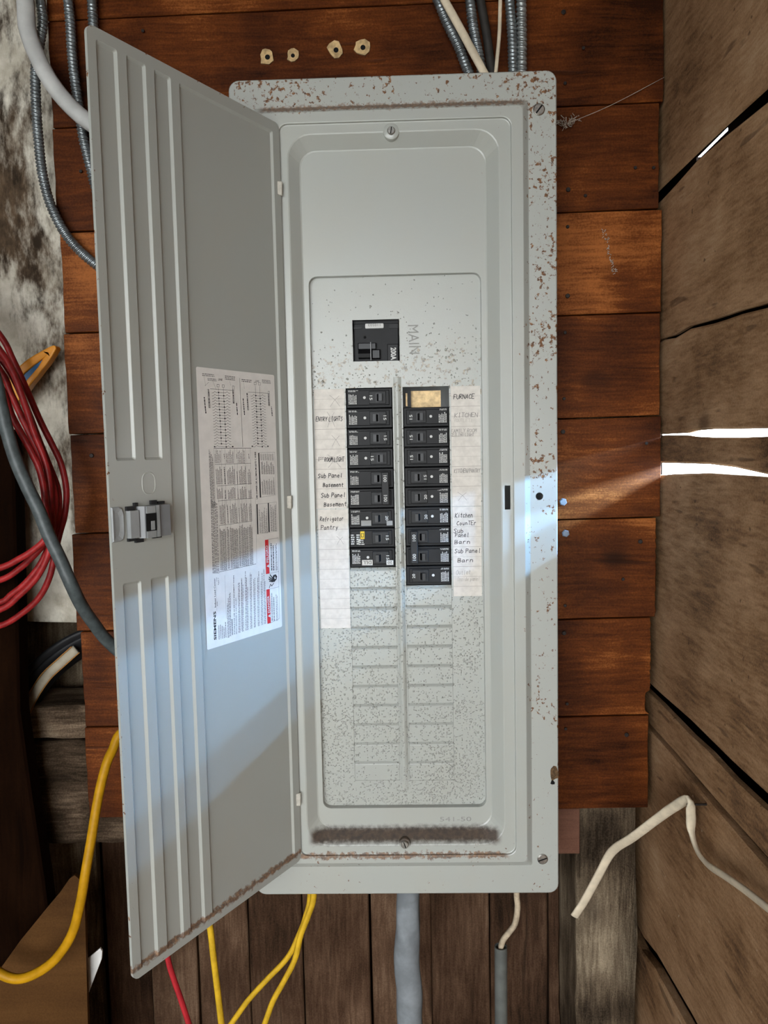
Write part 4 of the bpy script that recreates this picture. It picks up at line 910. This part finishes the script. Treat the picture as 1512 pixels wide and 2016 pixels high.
# ================================================================== CABLES AND CONDUITS
def cable(name, mb, mat, label, cat='cable', group=None, smooth=True):
    return tag(ob(name, mb.mesh(name, mat, smooth)), label, cat, group)
def px(pts, y0, y1=None):
    n = len(pts); y1 = y0 if y1 is None else y1
    return [P(a, b, y0 + (y1 - y0) * i / (n - 1)) for i, (a, b) in enumerate(pts)]
def up_ext(pts, d): return [pts[0] + Vector(d)] + pts
HX = (.0046, .30)
TOPZ = 1.30
def to_top(pts):
    a = pts[0]; b = pts[0] - pts[1]; k = min(.15, .3); m = a + b.normalized() * .12
    return [Vector((m.x + b.normalized().x * .1, a.y, TOPZ)), Vector((m.x, a.y, m.z + .1)), m] + pts if a.z < TOPZ - .3 else pts
G_AC = 'ridged metal conduits'
cable('armoured_conduit', sweep(to_top(px([(80, 0), (84, 40), (79, 80), (70, 135), (71, 207), (76, 278), (84, 345), (100, 404), (126, 456), (156, 493), (190, 522), (240, 560), (330, 600)], .088, .086)) + [Vector((-.21, .06, .30)), Vector((-.172, .055, .30))], .0066, n=14, step=.0009, helix=HX), 'steel_conduit', 'ridged grey metal conduit bowing out in front of the whitewashed timber', 'conduit', G_AC)
cable('armoured_conduit', sweep(to_top(px([(134, 0), (138, 44), (142, 111), (148, 163), (154, 205), (162, 262), (169, 295), (178, 330), (200, 400), (260, 480)], .0885)) + [Vector((-.22, .06, .36)), Vector((-.172, .055, .36))], .0064, n=14, step=.0009, helix=HX), 'steel_conduit', 'ridged metal conduit on the stained planks crossing behind the thick white cable', 'conduit', G_AC)
cable('armoured_conduit', sweep(to_top(px([(181, 0), (183, 42), (186, 100), (192, 200), (230, 320)], .0885)) + [Vector((-.22, .084, .42)), Vector((-.172, .082, .42))], .0064, n=14, step=.0009, helix=HX), 'steel_conduit', 'ridged metal conduit vanishing behind the upper corner of the door', 'conduit', G_AC)
cable('service_cable', sweep(to_top(px([(50, 0), (54, 56), (70, 104), (96, 155), (130, 200), (174, 240), (230, 275), (330, 330)], .066, .06)) + [Vector((-.21, .05, .44)), Vector((-.172, .05, .44))], .0108, .0095, n=16), 'white_cable', 'thick pale grey cable curving in behind the door')
def top_in(pts, y=.088):
    q = px(pts, y); e = q[-1]; dd = (q[-1] - q[-2]); k = (.462 - e.z) / dd.z if abs(dd.z) > 1e-6 else 0
    return to_top(q) + [Vector((e.x + dd.x * k, min(y, .085), .462))]
cable('armoured_conduit', sweep(top_in([(862, 0), (880, 45), (902, 90), (918, 132)]), .0066, n=14, step=.0009, helix=(.0046, .22)), 'steel_conduit', 'dark ridged conduit slanting down beneath the cream flat cable', 'conduit', G_AC)
cable('armoured_conduit', sweep(top_in([(925, 0), (931, 50), (943, 112), (947, 132)]), .0066, n=14, step=.0009, helix=HX), 'steel_conduit', 'ridged conduit between the cream flat cable and the dark cable above the panel', 'conduit', G_AC)
cable('dark_cable', sweep(top_in([(946, 0), (958, 67), (967, 132)], .091), .0055, n=12), 'black_cable', 'dark brown-black cable entering the panel top among conduits')
cable('armoured_conduit', sweep(top_in([(1003, 0), (1008, 67), (1010, 132)]), .0064, n=14, step=.0009, helix=(.0046, .22)), 'steel_conduit', 'dark ridged conduit of the close pair above the cover, next to the thin cream wire', 'conduit', G_AC)
cable('armoured_conduit', sweep(top_in([(1026, 0), (1027, 67), (1027, 132)]), .0068, n=14, step=.0009, helix=(.0058, .34)), 'cream_bx', 'paler ridged conduit of the close pair above the cover', 'conduit', G_AC)
cable('flat_cable', sweep(top_in([(875, 0), (907, 58), (948, 134)], .074), .0052, .0030, n=12, upv=(1, 0, .5)), 'cream', 'cream flat cable slanting down into the panel top')
cable('cream_wire', sweep(top_in([(985, 0), (983, 67), (977, 134)], .082), .0024, n=10), 'cream', 'thin cream wire dropping straight into the panel top', 'wire')

# below the panel
def bot_in(x, pts, y0, y1=None, extra=True):
    q = px(pts, y0, y1); top = Vector((q[0].x, .055, -.470)); low = q[-1] + (q[-1] - q[-2]).normalized() * .12
    return [top] + q + ([low, Vector((low.x + (low.x - q[-1].x) * .6, low.y, -1.33))] if extra else [])
cable('yellow_cable', sweep(bot_in(0, [(404, 1765), (414, 1828), (420, 1881), (428, 1947), (436, 2016)], .06), .0046, .0038, n=12), 'yellow', 'straight yellow cable hanging below the door, apart from the pair')
cable('yellow_cable', sweep(bot_in(0, [(618, 1762), (606, 1805), (592, 1842), (581, 1888), (560, 1930), (538, 1970), (521, 2016)], .060), .0046, .0036, n=12), 'yellow', 'yellow cable of the crossing pair that bends down more steeply', 'cable')
cable('yellow_cable', sweep(bot_in(0, [(611, 1762), (602, 1805), (589, 1840), (567, 1884), (524, 1930), (488, 1970), (455, 2016)], .069), .0046, .0036, n=12), 'yellow', 'yellow cable of the crossing pair that swings away toward the straight one', 'cable')
cable('red_cable', sweep(bot_in(0, [(318, 1780), (325, 1850), (332, 1894), (342, 1927), (355, 1964), (372, 2016)], .09), .0042, .003, n=12), 'redc', 'red cable below the lowest corner of the door')
cable('grey_sleeve', sweep(bot_in(0, [(804, 1762), (803, 1830), (802, 1890), (804, 1950), (807, 2016)], .058), .0165, .013, n=24, step=.006, wob=.10, upv=(1, 0, 0), rfun=lambda L: min(1.06, .86 + L * 1.1)), 'sleeve', 'wide crumpled grey plastic sleeve under the panel')
w0 = px([(1017, 1757), (1019, 1785), (1014, 1818), (1000, 1838), (990, 1852), (986, 1870), (985, 1910)], .06)
cable('cream_wire', sweep([Vector((w0[0].x, .05, -.47))] + w0, .0040, n=12), 'cream_dirty', 'grimy cream wire bending from the panel bottom into the grey pipe', 'wire')
a = P(986, 1863, .06); b = P(982, 2016, .06); ro, ri = .0086, .0070
d = (b - a).normalized(); b2 = Vector((b.x, .06, -1.345))
ring = lambda c, r: [c + Vector((math.cos(t) * r, math.sin(t) * r, 0)) for t in np.linspace(0, 2 * math.pi, 24, endpoint=False)]
v, f = loft([ring(b2, ro), ring(a, ro), ring(a, ri), ring(b2, ri)]); cable('conduit_pipe', (lambda m: (m.add(v, f), m)[1])(MB()), 'pvc', 'dark grey plastic pipe with an open top taking the cream wire', 'pipe', smooth=False)

# left-hand cables and hose
cable('grey_cable', sweep([Vector((-.62, .02, .62)), Vector((-.56, .0, .40))] + [P(*pp, -.03 if i < 9 else -.03 + .018 * (i - 8)) for i, pp in enumerate([(-25, 700), (2, 800), (14, 850), (32, 908), (57, 965), (76, 1004), (96, 1054), (118, 1100), (140, 1150), (161, 1193), (185, 1228), (212, 1262), (260, 1300), (360, 1350)])] + [Vector((-.172, .05, -.20))], .0078, n=16), 'grey_cable', 'thick dark grey cable running down in front of the red hose to the door')
q = [P(*pp, max(-.02, .045 - .008 * i)) for i, pp in enumerate([(330, 1420), (270, 1425), (236, 1445), (222, 1476), (211, 1500), (198, 1548), (188, 1601), (178, 1663), (168, 1720), (158, 1779), (142, 1838), (112, 1885), (75, 1914), (36, 1927), (0, 1916), (-45, 1880)])]
cable('yellow_cable', sweep([Vector((-.172, .055, -.27))] + q + [q[-1] + Vector((-.1, 0, .09))], .0060, n=14), 'yellow_dark', 'heavy yellow cable looping down past the brown hardboard sheet')
coil = [[(0, 660), (26, 709), (53, 768), (79, 828), (104, 878), (119, 910), (128, 945), (131, 975), (127, 1015), (117, 1052), (108, 1090), (98, 1135), (78, 1175), (44, 1207), (0, 1232)],
        [(0, 705), (30, 752), (55, 810), (78, 870), (100, 925), (113, 960), (116, 995), (111, 1030), (100, 1065), (80, 1110), (50, 1148), (20, 1172), (0, 1186)],
        [(0, 728), (22, 775), (47, 830), (72, 880), (92, 922), (104, 955), (108, 990), (104, 1025), (94, 1060), (72, 1088), (40, 1118), (0, 1142)],
        [(0, 690), (28, 738), (50, 800), (66, 850), (88, 905), (97, 950), (99, 990), (102, 1030), (100, 1062), (92, 1100), (70, 1140), (38, 1172), (0, 1200)],
        [(0, 760), (22, 815), (40, 850), (62, 890), (78, 925), (86, 960), (90, 995), (94, 1030), (90, 1060), (66, 1083), (38, 1100), (0, 1118)]]
pts = []
for i, c in enumerate(coil):
    y = .055 - .014 * i; q = px(c, y)
    pts += [q[0] + Vector((-.10, 0, .055)), q[0] + Vector((-.045, 0, .055))] + q + [q[-1] + Vector((-.06, 0, -.012)), q[-1] + Vector((-.14, -.004, .02)), Vector((-.72, y - .007, .0 + .01 * i))]
cable('red_hose', sweep(pts, .0041, n=10, step=.005), 'hose', 'coil of red hose hanging at the whitewashed timber', 'hose')

# orange tool handle behind the hose
def T(x, y): return P(x / 5.04, 600 + y / 5.04, .085)
out = [(60, 800), (100, 700), (200, 595), (260, 545), (330, 500), (420, 450), (500, 408), (540, 398), (558, 428), (520, 500), (460, 590), (410, 650), (370, 705), (290, 805), (200, 930), (130, 1010)]
inn = [(150, 800), (235, 680), (330, 600), (425, 530), (370, 620), (265, 740), (180, 860)]
tool = empty('hand_tool', T(300, 650), 'orange tool handle with blue inlay poking out behind the red hose', 'tool')
o3 = [T(*p) for p in out]; i3 = [T(*p) for p in inn]
bm = bmesh.new(); es = []
for lp in (o3, i3):
    vs = [bm.verts.new((p.x, .085, p.z)) for p in lp]; es += [bm.edges.new((vs[i], vs[(i + 1) % len(vs)])) for i in range(len(vs))]
bmesh.ops.triangle_fill(bm, use_beauty=True, edges=es, normal=(0, -1, 0))
r = bmesh.ops.extrude_face_region(bm, geom=bm.faces[:]); bmesh.ops.translate(bm, vec=(0, .016, 0), verts=[q for q in r['geom'] if isinstance(q, bmesh.types.BMVert)]); bmesh.ops.recalc_face_normals(bm, faces=bm.faces)
me = bpy.data.meshes.new('handle'); bm.to_mesh(me); bm.free(); me.materials.append(M['orange']); bevel(ob('handle', me, tool), .002, 2)
mb = MB(); mb.prism([Vector((p.x, .089, p.z)) for p in i3], (0, .009, 0)); ob('inlay', mb.mesh('inlay', 'blue'), tool)
# black hoop with a cream stripe
hp = empty('hoop', P(100, 1400, .08), 'black curved hoop with a cream stripe below the red hose', 'hoop')
arc1 = px([(190, 1243), (153, 1258), (122, 1276), (87, 1303), (59, 1333), (40, 1362), (22, 1400), (10, 1450)], .140); arc2 = px([(150, 1278), (122, 1303), (94, 1329), (72, 1360), (56, 1390), (43, 1425), (30, 1470)], .126)
ob('outer_rim', sweep(arc1, .014, .006, n=16, upv=(.6, .8, -.6)).mesh('outer_rim', 'hoopblack', True), hp)
ob('rim_edge', sweep([p + Vector((-.003, -.002, .0065)) for p in arc1], .0024, n=8).mesh('rim_edge', 'white_cable', True), hp, label='pale edge')
ob('inner_rim', sweep([p + Vector((.010, .006, -.010)) for p in arc1], .020, .006, n=16, upv=(.6, .8, -.6)).mesh('inner_rim', 'hoopblack', True), hp)
ob('stripe', sweep(arc2, .0066, .003, n=12, upv=(.8, 0, -.6)).mesh('stripe', 'hoopwhite', True), hp, label='cream stripe')
for s_ in (-1, 1): ob('pinstripe', sweep([p + Vector((.0055 * s_, -.0022, -.0042 * s_)) for p in arc2], .0009, n=6).mesh('pinstripe', 'hoopline', True), hp)

# cream cable caught on a nail of the plank wall
na = PX(1356, 1574, .322)
seg1 = [P(1131, 1804, .05), P(1151, 1773, .05), P(1178, 1724, .045), P(1197, 1688, .04), P(1213, 1669, .03), P(1246, 1648, .01), P(1294, 1612, -.02), P(1325, 1590, -.045), na]
seg2 = [PX(1360, 1600, .324), PX(1362, 1639, .326), PX(1374, 1676, .327), PX(1395, 1703, .327), PX(1426, 1724, .327), PX(1462, 1749, .327), PX(1512, 1788, .327), PX(1600, 1860, .327)]
cable('flat_cable', sweep(seg1 + seg2, .0064, .0030, n=12, upv=(-.5, -.25, .83)), 'cream', 'loose cream cable hooked over a nail on the plank wall with its end dangling')
mb = MB(); mb.disc(na + Vector((.020, 0, -.006)), (-1, 0, 0), .0014, .022, 10); tag(ob('nail', mb.mesh('nail', 'nail')), 'nail in the plank wall holding the loose cream cable', 'nail')
# cobwebs
a, b = P(1118, 243, .085), PX(1308, 152, .347)
m1 = a.lerp(b, .45) + Vector((0, 0, -.003)); cable('cobweb', sweep([a, m1, b], .00035, n=5, step=.02), 'web', 'single cobweb strand from the cover edge to the plank wall', 'cobweb')
def clump(pts, r, label):
    mb = MB()
    for _ in range(60):
        k = random.randrange(len(pts) - 1); c = pts[k].lerp(pts[k + 1], random.random()) + Vector([random.uniform(-r, r) for _ in range(3)])
        e = c + Vector([random.uniform(-r, r) * 1.2 for _ in range(3)]); sw = sweep([c, (c + e) / 2 + Vector([random.uniform(-r, r) * .3 for _ in range(3)]), e], .0004, n=4, step=.004); mb.add(sw.v, sw.f)
    return tag(ob('cobweb', mb.mesh('cobweb', 'web')), label, 'cobweb')
clump([P(1101, 238, .092), P(1112, 246, .092), P(1122, 243, .092), P(1136, 230, .09)], .004, 'dusty cobweb clump at the cover edge below its upper screw')
clump([P(1190, 455, .098), P(1197, 490, .098), P(1204, 515, .098), P(1211, 538, .098)], .0022, 'dusty streak of cobweb on the stained planks')
